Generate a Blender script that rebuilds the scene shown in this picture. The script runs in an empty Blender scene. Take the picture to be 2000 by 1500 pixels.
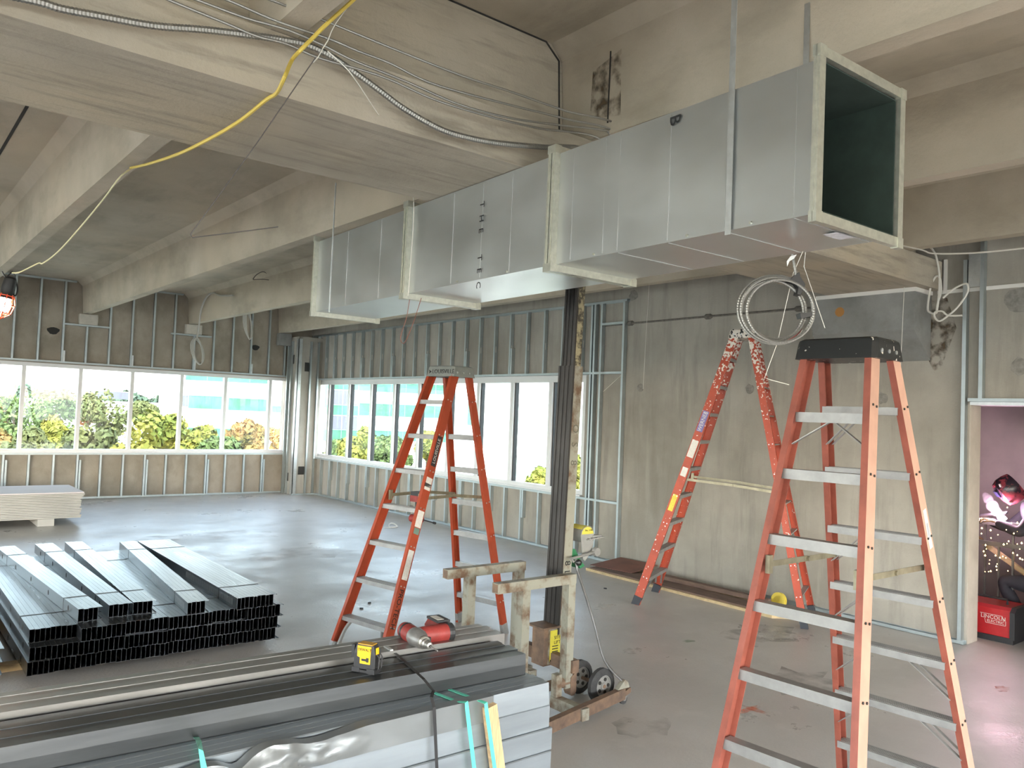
import bpy, bmesh, math, random
import numpy as np
from mathutils import Vector, Matrix, Euler
random.seed(11); rng = np.random.default_rng(5)
SC = bpy.context.scene
COL = SC.collection

# ---------------------------------------------------------------- camera, light, exposure
H = 1.945
CR = Vector((0.7748682, -0.6309034, 0.0392446))
CU = Vector((-0.0548524, -0.0052598, 0.9984806))
CF = Vector((0.6297384, 0.7758435, 0.0386823))
FPX = 1562.65
CP = Vector((0, 0, H))
cam = bpy.data.cameras.new('camera')
cam.sensor_fit = 'HORIZONTAL'; cam.sensor_width = 36.0; cam.lens = FPX / 2000 * 36
cam.clip_start = .05; cam.clip_end = 9000
camo = bpy.data.objects.new('camera', cam); COL.objects.link(camo)
camo.matrix_world = Matrix(((CR.x, CU.x, -CF.x, CP.x), (CR.y, CU.y, -CF.y, CP.y), (CR.z, CU.z, -CF.z, CP.z), (0, 0, 0, 1)))
SC.camera = camo
SC.view_settings.view_transform = 'Standard'
SC.view_settings.look = 'None'
SC.view_settings.gamma = 1.0
SC.view_settings.use_curve_mapping = False
SC.view_settings.exposure = 1.58

W = bpy.data.worlds.new('sky'); SC.world = W; W.use_nodes = True
wn = W.node_tree.nodes; wl = W.node_tree.links
sky = wn.new('ShaderNodeTexSky'); sky.sky_type = 'NISHITA'; sky.sun_disc = False
sky.sun_elevation = math.radians(42); sky.sun_rotation = math.radians(205)
sky.air_density = 1.0; sky.dust_density = 2.0; sky.ozone_density = 1.0
hs = wn.new('ShaderNodeHueSaturation'); hs.inputs['Saturation'].default_value = 0.6
wl.new(sky.outputs[0], hs.inputs['Color'])
wl.new(hs.outputs[0], wn['Background'].inputs['Color'])
wn['Background'].inputs['Strength'].default_value = 1.0
SUN = bpy.data.lights.new('sun', 'SUN'); SUN.energy = 1.3; SUN.angle = math.radians(1); SUN.color = (1.0, .95, .87)
suno = bpy.data.objects.new('sun', SUN); COL.objects.link(suno)
suno.rotation_euler = Vector((.32, .62, -.62)).to_track_quat('-Z', 'Y').to_euler()

def at(ax, val, x, y):
    """the 3D point on the real plane (x, y or z = val) seen at photo pixel (x, y)"""
    d = CR * ((x - 1000) / FPX) - CU * ((y - 750) / FPX) + CF
    return CP + d * ((val - CP[ax]) / d[ax])
def aX(v, x, y): return at(0, v, x, y)
def aY(v, x, y): return at(1, v, x, y)
def aZ(v, x, y): return at(2, v, x, y)

# ---------------------------------------------------------------- mesh helpers
class MB:
    def __init__(s): s.v = []; s.f = []; s.m = []; s.mi = 0
    def add(s, vs, fs):
        o = len(s.v); s.v += [Vector(p) for p in vs]
        for f in fs: s.f.append([i + o for i in f]); s.m.append(s.mi)
        return s
    def hexa(s, p): return s.add(p, [(0, 3, 2, 1), (4, 5, 6, 7), (0, 1, 5, 4), (1, 2, 6, 5), (2, 3, 7, 6), (3, 0, 4, 7)])
    def box(s, x0, y0, z0, x1, y1, z1):
        x0, x1 = min(x0, x1), max(x0, x1); y0, y1 = min(y0, y1), max(y0, y1); z0, z1 = min(z0, z1), max(z0, z1)
        return s.hexa([(x0, y0, z0), (x1, y0, z0), (x1, y1, z0), (x0, y1, z0), (x0, y0, z1), (x1, y0, z1), (x1, y1, z1), (x0, y1, z1)])
    def beam(s, a, b, w, h, up=(0, 0, 1)):
        a, b = Vector(a), Vector(b); d = (b - a).normalized(); r = d.cross(Vector(up))
        if r.length < 1e-4: r = d.cross(Vector((0, 1, 0)))
        r.normalize(); u = r.cross(d); r = r * w / 2; u = u * h / 2
        return s.hexa([a - r - u, a + r - u, b + r - u, b - r - u, a - r + u, a + r + u, b + r + u, b - r + u])
    def prism(s, poly, vec):
        n = len(poly); vec = Vector(vec); p = [Vector(q) for q in poly]
        return s.add(p + [q + vec for q in p], [tuple(range(n - 1, -1, -1)), tuple(range(n, 2 * n))] + [(i, (i + 1) % n, n + (i + 1) % n, n + i) for i in range(n)])
    def loft(s, rings, cap=True, closed=False):
        n = len(rings[0]); vs = [p for r in rings for p in r]; fs = []
        m = len(rings)
        for k in range(m - 1 + (1 if closed else 0)):
            a, b = k * n, ((k + 1) % m) * n
            fs += [(a + i, a + (i + 1) % n, b + (i + 1) % n, b + i) for i in range(n)]
        if cap and not closed: fs += [tuple(range(n - 1, -1, -1)), tuple(range((m - 1) * n, m * n))]
        return s.add(vs, fs)
    def tube(s, pts, r, n=6, cap=True, closed=False):
        pts = [Vector(p) for p in pts]; rs = r if isinstance(r, (list, tuple)) else [r] * len(pts)
        ref = None; rings = []
        m = len(pts)
        for i, p in enumerate(pts):
            t = (pts[(i + 1) % m] - pts[i - 1]) if closed else (pts[min(i + 1, m - 1)] - pts[max(i - 1, 0)])
            t = t.normalized() if t.length > 1e-9 else Vector((0, 0, 1))
            if ref is None:
                ref = t.cross(Vector((0, 0, 1)))
                if ref.length < 1e-3: ref = t.cross(Vector((1, 0, 0)))
            ref = (ref - t * ref.dot(t))
            if ref.length < 1e-6: ref = t.orthogonal()
            ref.normalize(); b = t.cross(ref)
            rings.append([p + (ref * math.cos(2 * math.pi * k / n) + b * math.sin(2 * math.pi * k / n)) * rs[i] for k in range(n)])
        return s.loft(rings, cap, closed)
    def cyl(s, a, b, r, n=12): return s.tube([a, b], r, n)
    def lathe(s, c, axis, prof, n=16, closed=False):
        c = Vector(c); ax = Vector(axis).normalized(); u = ax.orthogonal().normalized(); w = ax.cross(u)
        return s.loft([[c + ax * h + (u * math.cos(2 * math.pi * k / n) + w * math.sin(2 * math.pi * k / n)) * max(r, 1e-4) for k in range(n)] for h, r in prof], not closed, closed)
    def xf(s, M): s.v = [M @ p for p in s.v]; return s
    def mesh(s, name, mats, smooth=False):
        me = bpy.data.meshes.new(name)
        me.from_pydata([tuple(p) for p in s.v], [], s.f)
        for m in (mats if isinstance(mats, (list, tuple)) else [mats]): me.materials.append(m)
        if any(s.m): me.polygons.foreach_set('material_index', s.m)
        bm = bmesh.new(); bm.from_mesh(me); bmesh.ops.recalc_face_normals(bm, faces=bm.faces); bm.to_mesh(me); bm.free()
        if smooth:
            me.polygons.foreach_set('use_smooth', [True] * len(me.polygons))
            me.set_sharp_from_angle(angle=math.radians(40))
        return me

MW = {}
def tag(o, label=None, cat=None, group=None, kind=None):
    if label: o['label'] = label
    if cat: o['category'] = cat
    if group: o['group'] = group
    if kind: o['kind'] = kind
    return o
def thing(name, label, cat, loc=(0, 0, 0), rot=(0, 0, 0), group=None):
    o = bpy.data.objects.new(name, None); COL.objects.link(o)
    o.empty_display_size = .1; o.location = loc; o.rotation_euler = rot
    MW[o.name] = Matrix.LocRotScale(Vector(loc), Euler(rot), None)
    return tag(o, label, cat, group)
def obj(name, mb, mats, parent=None, local=False, smooth=False, label=None, cat=None, group=None, kind=None, loc=None):
    """links mb as one mesh object; world coordinates are turned into the parent's own unless local"""
    M = None
    if parent is not None: M = MW.get(parent.name)
    if M is not None and not local: mb.xf(M.inverted())
    if parent is None and loc is not None: mb.xf(Matrix.Translation(-Vector(loc)))
    o = bpy.data.objects.new(name, mb.mesh(name, mats, smooth)); COL.objects.link(o)
    if parent is not None: o.parent = parent; MW[o.name] = M if M is not None else Matrix()
    elif loc is not None: o.location = loc
    return tag(o, label, cat, group, kind)
def inst(name, me, parent, loc, rotz=0.0):
    o = bpy.data.objects.new(name, me); COL.objects.link(o); o.location = loc; o.rotation_euler.z = rotz
    if parent is not None: o.parent = parent
    return o
def struct(name, mb, mats, parent=None, **k):
    return obj(name, mb, mats, parent, kind='structure', **k)
def text(name, body, size, mat, parent, origin, ux, uy, M=None, ext=.0005, align='LEFT', sx=1.0):
    """flat lettering as a mesh; ux = reading direction, uy = up of the letters, in world (or, with M given, the parent's own) coordinates"""
    cu = bpy.data.curves.new(name, 'FONT'); cu.body = body; cu.size = size; cu.extrude = ext
    cu.align_x = align; cu.align_y = 'CENTER'; cu.resolution_u = 2
    tmp = bpy.data.objects.new(name, cu); COL.objects.link(tmp)
    dg = bpy.context.evaluated_depsgraph_get()
    me = bpy.data.meshes.new_from_object(tmp.evaluated_get(dg))
    bpy.data.objects.remove(tmp); bpy.data.curves.remove(cu)
    ux, uy = Vector(ux).normalized(), Vector(uy); uy = (uy - ux * uy.dot(ux)).normalized(); uz = ux.cross(uy)
    T = Matrix(((ux.x * sx, uy.x, uz.x, origin[0]), (ux.y * sx, uy.y, uz.y, origin[1]), (ux.z * sx, uy.z, uz.z, origin[2]), (0, 0, 0, 1)))
    if M is None and parent is not None: T = MW[parent.name].inverted() @ T
    me.transform(T); me.materials.clear(); me.materials.append(mat)
    o = bpy.data.objects.new(name, me); COL.objects.link(o); o.parent = parent
    return o
def spline(pts, n=8):
    pts = [Vector(p) for p in pts]; out = []
    for i in range(len(pts) - 1):
        p0 = pts[max(i - 1, 0)]; p1 = pts[i]; p2 = pts[i + 1]; p3 = pts[min(i + 2, len(pts) - 1)]
        for k in range(n):
            t = k / n
            out.append(.5 * ((2 * p1) + (p2 - p0) * t + (2 * p0 - 5 * p1 + 4 * p2 - p3) * t * t + (3 * p1 - p0 - 3 * p2 + p3) * t ** 3))
    return out + [pts[-1]]

# ---------------------------------------------------------------- materials
def mat(name, col, rough=.5, metal=0.0, var=0.0, scale=4.0, stretch=(1, 1, 1), bump=0.0, bscale=60.0, spec=.5, rvar=0.0, col2=None, det=5.0, coords='pos', ramp=None):
    m = bpy.data.materials.new(name); m.use_nodes = True
    nt = m.node_tree; N = nt.nodes; L = nt.links; B = N['Principled BSDF']
    B.inputs['Base Color'].default_value = (*col, 1); B.inputs['Roughness'].default_value = rough
    B.inputs['Metallic'].default_value = metal; B.inputs['Specular IOR Level'].default_value = spec
    if var or bump or rvar or col2:
        if coords == 'pos': c = N.new('ShaderNodeNewGeometry').outputs['Position']
        else: c = N.new('ShaderNodeTexCoord').outputs['Object']
        mp = N.new('ShaderNodeMapping'); mp.inputs['Scale'].default_value = stretch; L.new(c, mp.inputs['Vector'])
        no = N.new('ShaderNodeTexNoise'); no.inputs['Scale'].default_value = scale; no.inputs['Detail'].default_value = det
        no.inputs['Roughness'].default_value = .6
        L.new(mp.outputs[0], no.inputs['Vector'])
        rp = N.new('ShaderNodeValToRGB'); r0, r1 = ramp or (.3, .7)
        rp.color_ramp.elements[0].position = r0; rp.color_ramp.elements[1].position = r1
        c2 = col2 or tuple(min(1, x * (1 + var)) for x in col); c1 = col if col2 else tuple(x * (1 - var) for x in col)
        rp.color_ramp.elements[0].color = (*c1, 1); rp.color_ramp.elements[1].color = (*c2, 1)
        L.new(no.outputs['Fac'], rp.inputs['Fac'])
        if var or col2: L.new(rp.outputs['Color'], B.inputs['Base Color'])
        if rvar:
            mr = N.new('ShaderNodeMapRange'); mr.inputs['From Min'].default_value = .3; mr.inputs['From Max'].default_value = .7
            mr.inputs['To Min'].default_value = max(.02, rough - rvar); mr.inputs['To Max'].default_value = min(1, rough + rvar)
            L.new(no.outputs['Fac'], mr.inputs['Value']); L.new(mr.outputs[0], B.inputs['Roughness'])
        if bump:
            n2 = N.new('ShaderNodeTexNoise'); n2.inputs['Scale'].default_value = bscale; n2.inputs['Detail'].default_value = 4
            L.new(mp.outputs[0], n2.inputs['Vector'])
            bp = N.new('ShaderNodeBump'); bp.inputs['Strength'].default_value = bump; bp.inputs['Distance'].default_value = .01
            L.new(n2.outputs['Fac'], bp.inputs['Height']); L.new(bp.outputs[0], B.inputs['Normal'])
    return m
def concrete(name, base, dark, stretch=(1, 1, 1), rough=.85, big=.9, streak=.55, spec=.3, warm=None, rlo=None):
    """three layers of noise: broad blotches, streaks along one direction, fine sand"""
    m = bpy.data.materials.new(name); m.use_nodes = True
    nt = m.node_tree; N = nt.nodes; L = nt.links; B = N['Principled BSDF']
    B.inputs['Roughness'].default_value = rough; B.inputs['Specular IOR Level'].default_value = spec
    g = N.new('ShaderNodeNewGeometry')
    def noise(sc, stv, det=6, rg=.6):
        mp = N.new('ShaderNodeMapping'); mp.inputs['Scale'].default_value = stv; L.new(g.outputs['Position'], mp.inputs['Vector'])
        n = N.new('ShaderNodeTexNoise'); n.inputs['Scale'].default_value = sc; n.inputs['Detail'].default_value = det; n.inputs['Roughness'].default_value = rg
        L.new(mp.outputs[0], n.inputs['Vector']); return n.outputs['Fac']
    def rng_(v, a, b, lo=0.0, hi=1.0):
        r = N.new('ShaderNodeMapRange'); r.inputs['From Min'].default_value = a; r.inputs['From Max'].default_value = b
        r.inputs['To Min'].default_value = lo; r.inputs['To Max'].default_value = hi; L.new(v, r.inputs['Value']); return r.outputs[0]
    def mix(f, a, b):
        x = N.new('ShaderNodeMix'); x.data_type = 'RGBA'
        L.new(f, x.inputs['Factor'])
        for s_, v in ((x.inputs[6], a), (x.inputs[7], b)):
            if isinstance(v, tuple): s_.default_value = (*v, 1)
            else: L.new(v, s_)
        return x.outputs[2]
    c = mix(rng_(noise(big, (1, 1, 1)), .35, .68), dark, base)
    if warm: c = mix(rng_(noise(big * .6, (1, 1, 1.0), 3), .45, .7, 0, .8), c, warm)
    c = mix(rng_(noise(2.2, stretch, 7, .65), .5, .75, 0, streak), c, tuple(x * .62 for x in dark))
    c = mix(rng_(noise(3.1, stretch, 5, .6), .58, .8, 0, .35), c, tuple(min(1, x * 1.25) for x in base))
    c = mix(rng_(noise(140, (1, 1, 1), 2), .55, .8, 0, .22), c, tuple(x * .7 for x in dark))
    L.new(c, B.inputs['Base Color'])
    if rlo is not None: L.new(rng_(noise(.8, (1, 1, 1), 8, .7), .35, .7, rlo, rough), B.inputs['Roughness'])
    bp = N.new('ShaderNodeBump'); bp.inputs['Strength'].default_value = .25; bp.inputs['Distance'].default_value = .01
    L.new(noise(45, (1, 1, 1), 5), bp.inputs['Height']); L.new(bp.outputs[0], B.inputs['Normal'])
    return m
def emis(name, col, s):
    m = bpy.data.materials.new(name); m.use_nodes = True; B = m.node_tree.nodes['Principled BSDF']
    B.inputs['Base Color'].default_value = (*col, 1); B.inputs['Emission Color'].default_value = (*col, 1); B.inputs['Emission Strength'].default_value = s
    return m
def glass(name, tint=(1, 1, 1), refl=.06):
    m = bpy.data.materials.new(name); m.use_nodes = True; nt = m.node_tree; N = nt.nodes; L = nt.links
    N.remove(N['Principled BSDF'])
    t = N.new('ShaderNodeBsdfTransparent'); t.inputs[0].default_value = (*tint, 1)
    gl = N.new('ShaderNodeBsdfGlossy'); gl.inputs['Roughness'].default_value = .02
    mx = N.new('ShaderNodeMixShader'); mx.inputs[0].default_value = refl
    L.new(t.outputs[0], mx.inputs[1]); L.new(gl.outputs[0], mx.inputs[2]); L.new(mx.outputs[0], N['Material Output'].inputs[0])
    return m
def stainmat(name, col, cover=.55, scale=9.0):
    m = bpy.data.materials.new(name); m.use_nodes = True; nt = m.node_tree; N = nt.nodes; L = nt.links
    B = N['Principled BSDF']; B.inputs['Base Color'].default_value = (*col, 1); B.inputs['Roughness'].default_value = .9
    g = N.new('ShaderNodeNewGeometry'); n = N.new('ShaderNodeTexNoise'); n.inputs['Scale'].default_value = scale; n.inputs['Detail'].default_value = 7
    L.new(g.outputs['Position'], n.inputs['Vector'])
    r = N.new('ShaderNodeMapRange'); r.inputs['From Min'].default_value = .42; r.inputs['From Max'].default_value = .66; r.inputs['To Max'].default_value = cover
    L.new(n.outputs['Fac'], r.inputs['Value']); L.new(r.outputs[0], B.inputs['Alpha'])
    return m

M_ceil = concrete('ceiling_concrete', (.52, .46, .37), (.375, .325, .25), (1, .35, 1), warm=(.54, .46, .35))
M_gird = concrete('girder_concrete', (.50, .445, .36), (.355, .31, .245), (.7, 6.5, 6.5), streak=.85, warm=(.54, .45, .32))
M_walla = concrete('panel_concrete', (.40, .345, .28), (.27, .23, .18), (1.5, 1.5, 1.0), big=1.1)
M_wallc = concrete('wall_concrete', (.44, .41, .355), (.30, .275, .235), (2.6, 2.6, .3), big=.8, streak=.55)
M_corb = concrete('corbel_concrete', (.33, .325, .31), (.22, .215, .2), (1, 1, 1), big=2.0)
M_floor = concrete('floor_concrete', (.57, .54, .50), (.43, .405, .375), (1, 1, 1), rough=.55, big=.55, streak=.16, spec=.5, rlo=.24)
M_galv = mat('galvanised_steel', (.60, .62, .62), .38, .85, var=.10, scale=18, rvar=.07, coords='obj')
M_stud = mat('stud_steel', (.48, .53, .54), .42, .88, var=.08, scale=6, coords='pos')
M_studd = mat('bundle_steel', (.25, .262, .275), .30, 1.0, var=.05, scale=3, stretch=(6, .5, 3), rvar=.03, det=2.0)
M_alu = mat('window_aluminium', (.72, .71, .70), .45, .35)
M_glass = glass('window_glass', (.70, .735, .725), .05); M_glassc = glass('clear_glass', (.93, .95, .94), .05)
M_white = mat('sealant_white', (.78, .75, .70), .7)
M_dark = mat('dark_joint', (.03, .028, .025), .9)
M_black = mat('black_plastic', (.02, .02, .021), .45)
# ================================================================ THE SETTING
XA, YA = 7.95, 17.24            # room-side faces of the furring on the right wall (x) and the far left wall (y)
CZ, STEMZ = 4.2, 3.58
# floor
m = MB(); m.box(-9, -6, -.2, 8.25, 17.6, 0); m.box(8.25, 0, -.2, 11.6, 6.5, 0)
floor = struct('floor', m, M_floor)
M_spray = stainmat('orange_spray', (.80, .17, .06), .75, 7); M_spray2 = stainmat('green_spray', (.25, .5, .22), .5, 9)
M_oil = stainmat('floor_stain', (.22, .20, .175), .35, 5); M_rustst = stainmat('rust_tint', (.46, .30, .22), .2, 3)
def blot(px, py, rx, ry, mt, seed, name='paint_mark'):
    c = aZ(0.0006, px, py); r = random.Random(seed); n = 18; vs = [tuple(c)]
    for k in range(n):
        a = 2 * math.pi * k / n; q = r.uniform(.6, 1.1); vs.append((c.x + rx * q * math.cos(a), c.y + ry * q * math.sin(a), .0006 + .0002 * (seed % 3)))
    obj(name, MB().add(vs, [(0, 1 + k, 1 + (k + 1) % n) for k in range(n)]), mt, floor)
blot(1462, 1386, .13, .035, M_spray, 1); blot(1474, 1386, .035, .13, M_spray, 2); blot(1956, 1345, .10, .06, M_spray, 3)
blot(1345, 1252, .07, .05, M_spray2, 4)
for i, (x, y, a, b) in enumerate([(1490, 1240, .5, .3), (1500, 1180, .35, .25), (1560, 1330, .4, .3), (1250, 1420, .25, .2)]):
    blot(x, y, a, b, M_oil, 20 + i, 'floor_stain')
blot(430, 1045, 1.3, .5, M_rustst, 31, 'floor_stain'); blot(600, 1080, .9, .5, M_rustst, 32, 'floor_stain')

# ceiling of double tees
m = MB(); m.box(-9, -6, CZ, 8.3, 17.6, CZ + .22)
ceil = struct('ceiling', m, M_ceil)
def stem(xc, y0, y1):
    pf = [(-.19, CZ), (-.10, CZ - .09), (-.062, STEMZ), (.062, STEMZ), (.10, CZ - .09), (.19, CZ)]
    return MB().prism([(xc + a, y0, z) for a, z in pf], (0, y1 - y0, 0))
STEMS = [7.27, 5.30, 3.31, 1.355, -.62, -2.6, -4.57, -6.55, -8.5]
for xc in STEMS:
    obj('stem', stem(xc, 4.085, YA + .03), M_ceil, ceil)
    obj('stem', stem(xc, -6, 3.595), M_ceil, ceil)
m = MB()
for x in (.88, -3.1, -7.0): m.box(x - .012, 4.1, CZ - .004, x + .012, 17.2, CZ + .002)
obj('slab_joint', m, M_dark, ceil)
m = MB().box(.9, 3.592, CZ - .007, 3.08, 3.6, CZ); m.beam((3.08, 3.596, CZ - .004), (3.185, 3.596, CZ - .085), .007, .008); m.beam((3.188, 3.596, CZ - .085), (3.212, 3.596, STEMZ + .1), .008, .007)
obj('sealant_joint', m, M_dark, ceil)
# inverted tee girder
m = MB().prism([(-9, 3.35, 3.3), (-9, 4.33, 3.3), (-9, 4.33, 3.575), (-9, 4.08, 3.575), (-9, 4.08, CZ), (-9, 3.6, CZ), (-9, 3.6, 3.575), (-9, 3.35, 3.575)], (16.98, 0, 0))
gird = struct('girder', m, M_gird)
tag(gird, 'deep concrete girder with a ledge carrying the ceiling stems')
# stains on the stem beside the girder
M_stain = stainmat('brown_stain', (.12, .085, .05), .8, 14)
m = MB(); xs = 3.31 - .085
def stemx(z): return 3.31 - (.062 + (.10 - .062) * (z - STEMZ) / (CZ - .09 - STEMZ)) - .0015
def onstem(px, py):
    x = 3.23
    for _ in range(4): p = aX(x, px, py); x = stemx(p.z)
    return aX(x, px, py)
m.add([onstem(*q) for q in [(1158, 140), (1214, 95), (1212, 225), (1152, 232)]], [(0, 1, 2, 3)])
m2 = MB(); pp = [onstem(*q) for q in [(1193, 100), (1191, 150), (1189, 190), (1187, 240)]]; m2.tube(pp, .005, 4)
obj('water_stain', m, M_stain, ceil); obj('crack', m2, M_dark, ceil)

# ---- far left wall (concrete panel, steel furring, strip window)
SEN = [-1.0]
def cstud(h, side=1, dep=.064, fl=.034):
    """light C stud standing along z from 0 to h; flange faces -y, web on the -x side (side=1) or +x"""
    s = side; w = .002
    poly = [(0, 0), (fl, 0), (fl, .009), (fl - w, .009), (fl - w, w), (w, w), (w, dep - w), (fl - w, dep - w), (fl - w, dep - .009), (fl, dep - .009), (fl, dep), (0, dep)]
    return MB().prism([(s * a, b, 0) for a, b in poly], (0, 0, h))
wl_ = MB(); wl_.box(-9, YA + .07, 0, 8.3, YA + .3, .89); wl_.box(-9, YA + .07, 2.58, 8.3, YA + .3, 4.4); wl_.box(7.46, YA + .07, .89, 8.3, YA + .3, 2.58)
wall_rear = struct('wall_rear', wl_, M_walla)
me_lo = cstud(.86).mesh('stud', M_stud); me_up = cstud(1.56).mesh('stud', M_stud); me_md = cstud(.72).mesh('stud', M_stud)
lo = [2.082 + .4065 * k for k in range(-8, 13)]
for x in lo: inst('stud', me_lo, wall_rear, (x - .017, YA, .012))
up = [2.115 + .4066 * k for k in range(-8, 13)] + [7.37]
for x in up:
    hit = any(abs(x - s) < .2 for s in STEMS)
    if hit: inst('stud', me_md, wall_rear, (x - .017, YA, 2.612))
    else: inst('stud', me_up, wall_rear, (x - .017, YA, 2.612))
for i, x in enumerate(lo):      # some studs are doubled with a short splice
    if i % 3 == 2: inst('stud', me_md, wall_rear, (x + .03, YA + .004, .03))
for i, x in enumerate(up):
    if i % 3 == 1: obj('stud_splice', MB().box(x + .02, YA + .002, 2.62, x + .05, YA + .004, 2.62 + .22), M_galv, wall_rear)
def ctrack(mb, a, b, up):
    """shallow U track along a-b on the far wall; up = +1 legs up, -1 legs down"""
    (x0, z), (x1, _) = a, b; s = up
    mb.box(x0, YA - .002, z, x1, YA + .066, z + s * .002); mb.box(x0, YA - .002, z, x1, YA, z + s * .032); mb.box(x0, YA + .064, z, x1, YA + .066, z + s * .032)
for z, s in ((.002, 1), (.885, -1), (2.6, 1)): m = MB(); ctrack(m, (-9, z), (7.43, z), s); obj('track', m, M_stud, wall_rear)
for i in range(len(STEMS)):
    x1 = STEMS[i] - .2; x0 = (STEMS[i + 1] + .2) if i + 1 < len(STEMS) else -9
    m = MB(); ctrack(m, (x0, CZ - .002), (x1, CZ - .002), -1); obj('track', m, M_stud, wall_rear)
for xc in STEMS[:-1]:           # little headers below the stem bearings
    if xc > 7: continue
    m = MB(); ctrack(m, (xc - .4, 3.335), (xc + .42, 3.335), 1); obj('track', m, M_stud, wall_rear)
    obj('bearing_block', MB().box(xc - .13, YA - .06, 3.37, xc + .19, YA + .09, STEMZ - .012), mat('block_concrete', (.47, .43, .37), .9, var=.2), wall_rear)
m = MB()
for (px, py, r) in [(104, 646, .07), (499, 679, .06)]:
    c = aY(YA + .068, px, py); m.add([(c.x + r * 1.5 * math.cos(a) * (1 + .2 * math.sin(3 * a)), YA + .0685, c.z + r * math.sin(a)) for a in [k * .5236 for k in range(12)]], [tuple(range(12))])
obj('pocket', m, M_dark, wall_rear)
# strip window in it
w1 = struct('window_1', MB().box(-9, YA + .06, .885, 7.47, YA + .3, .905), M_alu)
def bar(mb, x0, x1, z0, z1): mb.box(x0, YA + .10, z0, x1, YA + .19, z1)
m = MB(); bar(m, -9, 7.47, .905, .955); obj('sill', m, M_alu, w1)
m = MB(); bar(m, -9, 7.47, 2.51, 2.58); obj('head', m, M_alu, w1)
m = MB().box(-9, YA - .004, .885, 7.44, YA + .1, .89); obj('sill_plate', m, M_alu, w1)
mull = [2.334 + .952 * k for k in range(-10, 0)] + [2.334, 3.287, 4.223, 5.186, 6.104, 7.104]
me = MB().box(-.033, YA + .09, .955, .033, YA + .2, 2.51).mesh('mullion', M_alu)
for x in mull: inst('mullion', me, w1, (x, 0, 0))
ends = [-9] + mull + [7.46]
for a, b in zip(ends[:-1], ends[1:]): obj('pane', MB().box(a + .03, YA + .143, .95, b - .03, YA + .147, 2.52), M_glassc if b > 7.4 else M_glass, w1)

# ---- right wall: furring and strip window in its far half, bare concrete in the near half
XC = 8.02
m = MB(); m.box(XC, 8.2, 0, XC + .23, 17.5, .84); m.box(XC, 8.2, 2.56, XC + .23, 17.5, 4.4)
m.box(XC, 3.10, 0, XC + .23, 8.2, 4.4); m.box(XC, 1.9, 2.235, XC + .23, 3.10, 4.4); m.box(XC, -6, 0, XC + .23, 1.9, 4.4); m.box(XC, 16.95, .84, XC + .23, 17.5, 2.56)
wall_right = struct('wall_right', m, M_wallc)
def rstud(h):   # flange faces -x, web on the -y side
    b = cstud(h); return MB().add([(p.y, p.x, p.z) for p in b.v], b.f)
r_lo = rstud(.80).mesh('stud', M_stud); r_up = rstud(1.0).mesh('stud', M_stud); r_hi = rstud(3.56).mesh('stud', M_stud); r_sp = rstud(.42).mesh('stud', M_stud)
ys = [8.26 + .4072 * k for k in range(0, 22)]
for i, y in enumerate(ys):
    inst('stud', r_lo, wall_right, (XA, y - .017, .012)); inst('stud', r_up, wall_right, (XA, y - .017, 2.57))
    if i % 2: inst('stud_splice', r_sp, wall_right, (XA + .004, y - .055, .38))
    if i % 3 == 1: inst('stud_splice', r_sp, wall_right, (XA + .004, y - .055, 2.58))
for y in (8.06, 8.00, 7.87, 7.45, 3.13, 2.985): inst('stud', r_hi, wall_right, (XA, y - .017, .004 if y > 3.0 else 2.25))
def rtrack(mb, y0, y1, z, s):
    mb.box(XA - .002, y0, z, XA + .066, y1, z + s * .002); mb.box(XA - .002, y0, z, XA, y1, z + s * .032); mb.box(XA + .064, y0, z, XA + .066, y1, z + s * .032)
for y0, y1, z, s in ((7.4, 17.1, .002, 1), (3.09, 5.2, .002, 1), (7.45, 17.1, .83, -1), (7.45, 17.1, 2.56, 1), (7.4, 17.1, 3.575, -1), (1.6, 3.09, 2.235, 1), (7.45, 7.87, 3.24, 1)):
    m = MB(); rtrack(m, y0, y1, z, s); obj('track', m, M_stud, wall_right)
for y in ys[::1]:
    m = MB().box(XA + .02, y - .0185, 2.95, XA + .032, y - .0175, 3.05); obj('punchout', m, M_white, wall_right)
obj('clip_plate', MB().box(XA - .004, 3.0, 3.3, XA - .001, 3.1, 3.62), M_galv, wall_right)
m = MB().tube([(XC - .004, 7.86, 3.243), (XC - .004, 6.1, 3.249), (XC - .004, 4.6, 3.246)], .014, 6)
for y in (7.38, 6.1, 4.87): m.lathe((XC - .004, y + .06, 3.247), (0, -1, 0), [(0, .015), (.03, .035), (.09, .035), (.12, .015)], 10)
obj('buried_conduit', m, mat('buried_pipe', (.16, .145, .125), .8, var=.3, scale=30), wall_right)
M_patch = mat('patch_mortar', (.25, .235, .21), .95, var=.25, scale=25)
for i, (px, py, r) in enumerate([(1250, 757, .055), (1464, 760, .06), (1237, 577, .075), (1722, 778, .06), (1992, 715, .08), (1990, 588, .12)]):
    c = aX(XC - .004, px, py); rr = random.Random(i)
    ring = [(XC - .004, c.y + r * rr.uniform(.8, 1.15) * math.cos(k * .449), c.z + r * rr.uniform(.8, 1.15) * math.sin(k * .449)) for k in range(14)]
    obj('patch', MB().prism(ring, (.006, 0, 0)), M_patch, wall_right)
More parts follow.
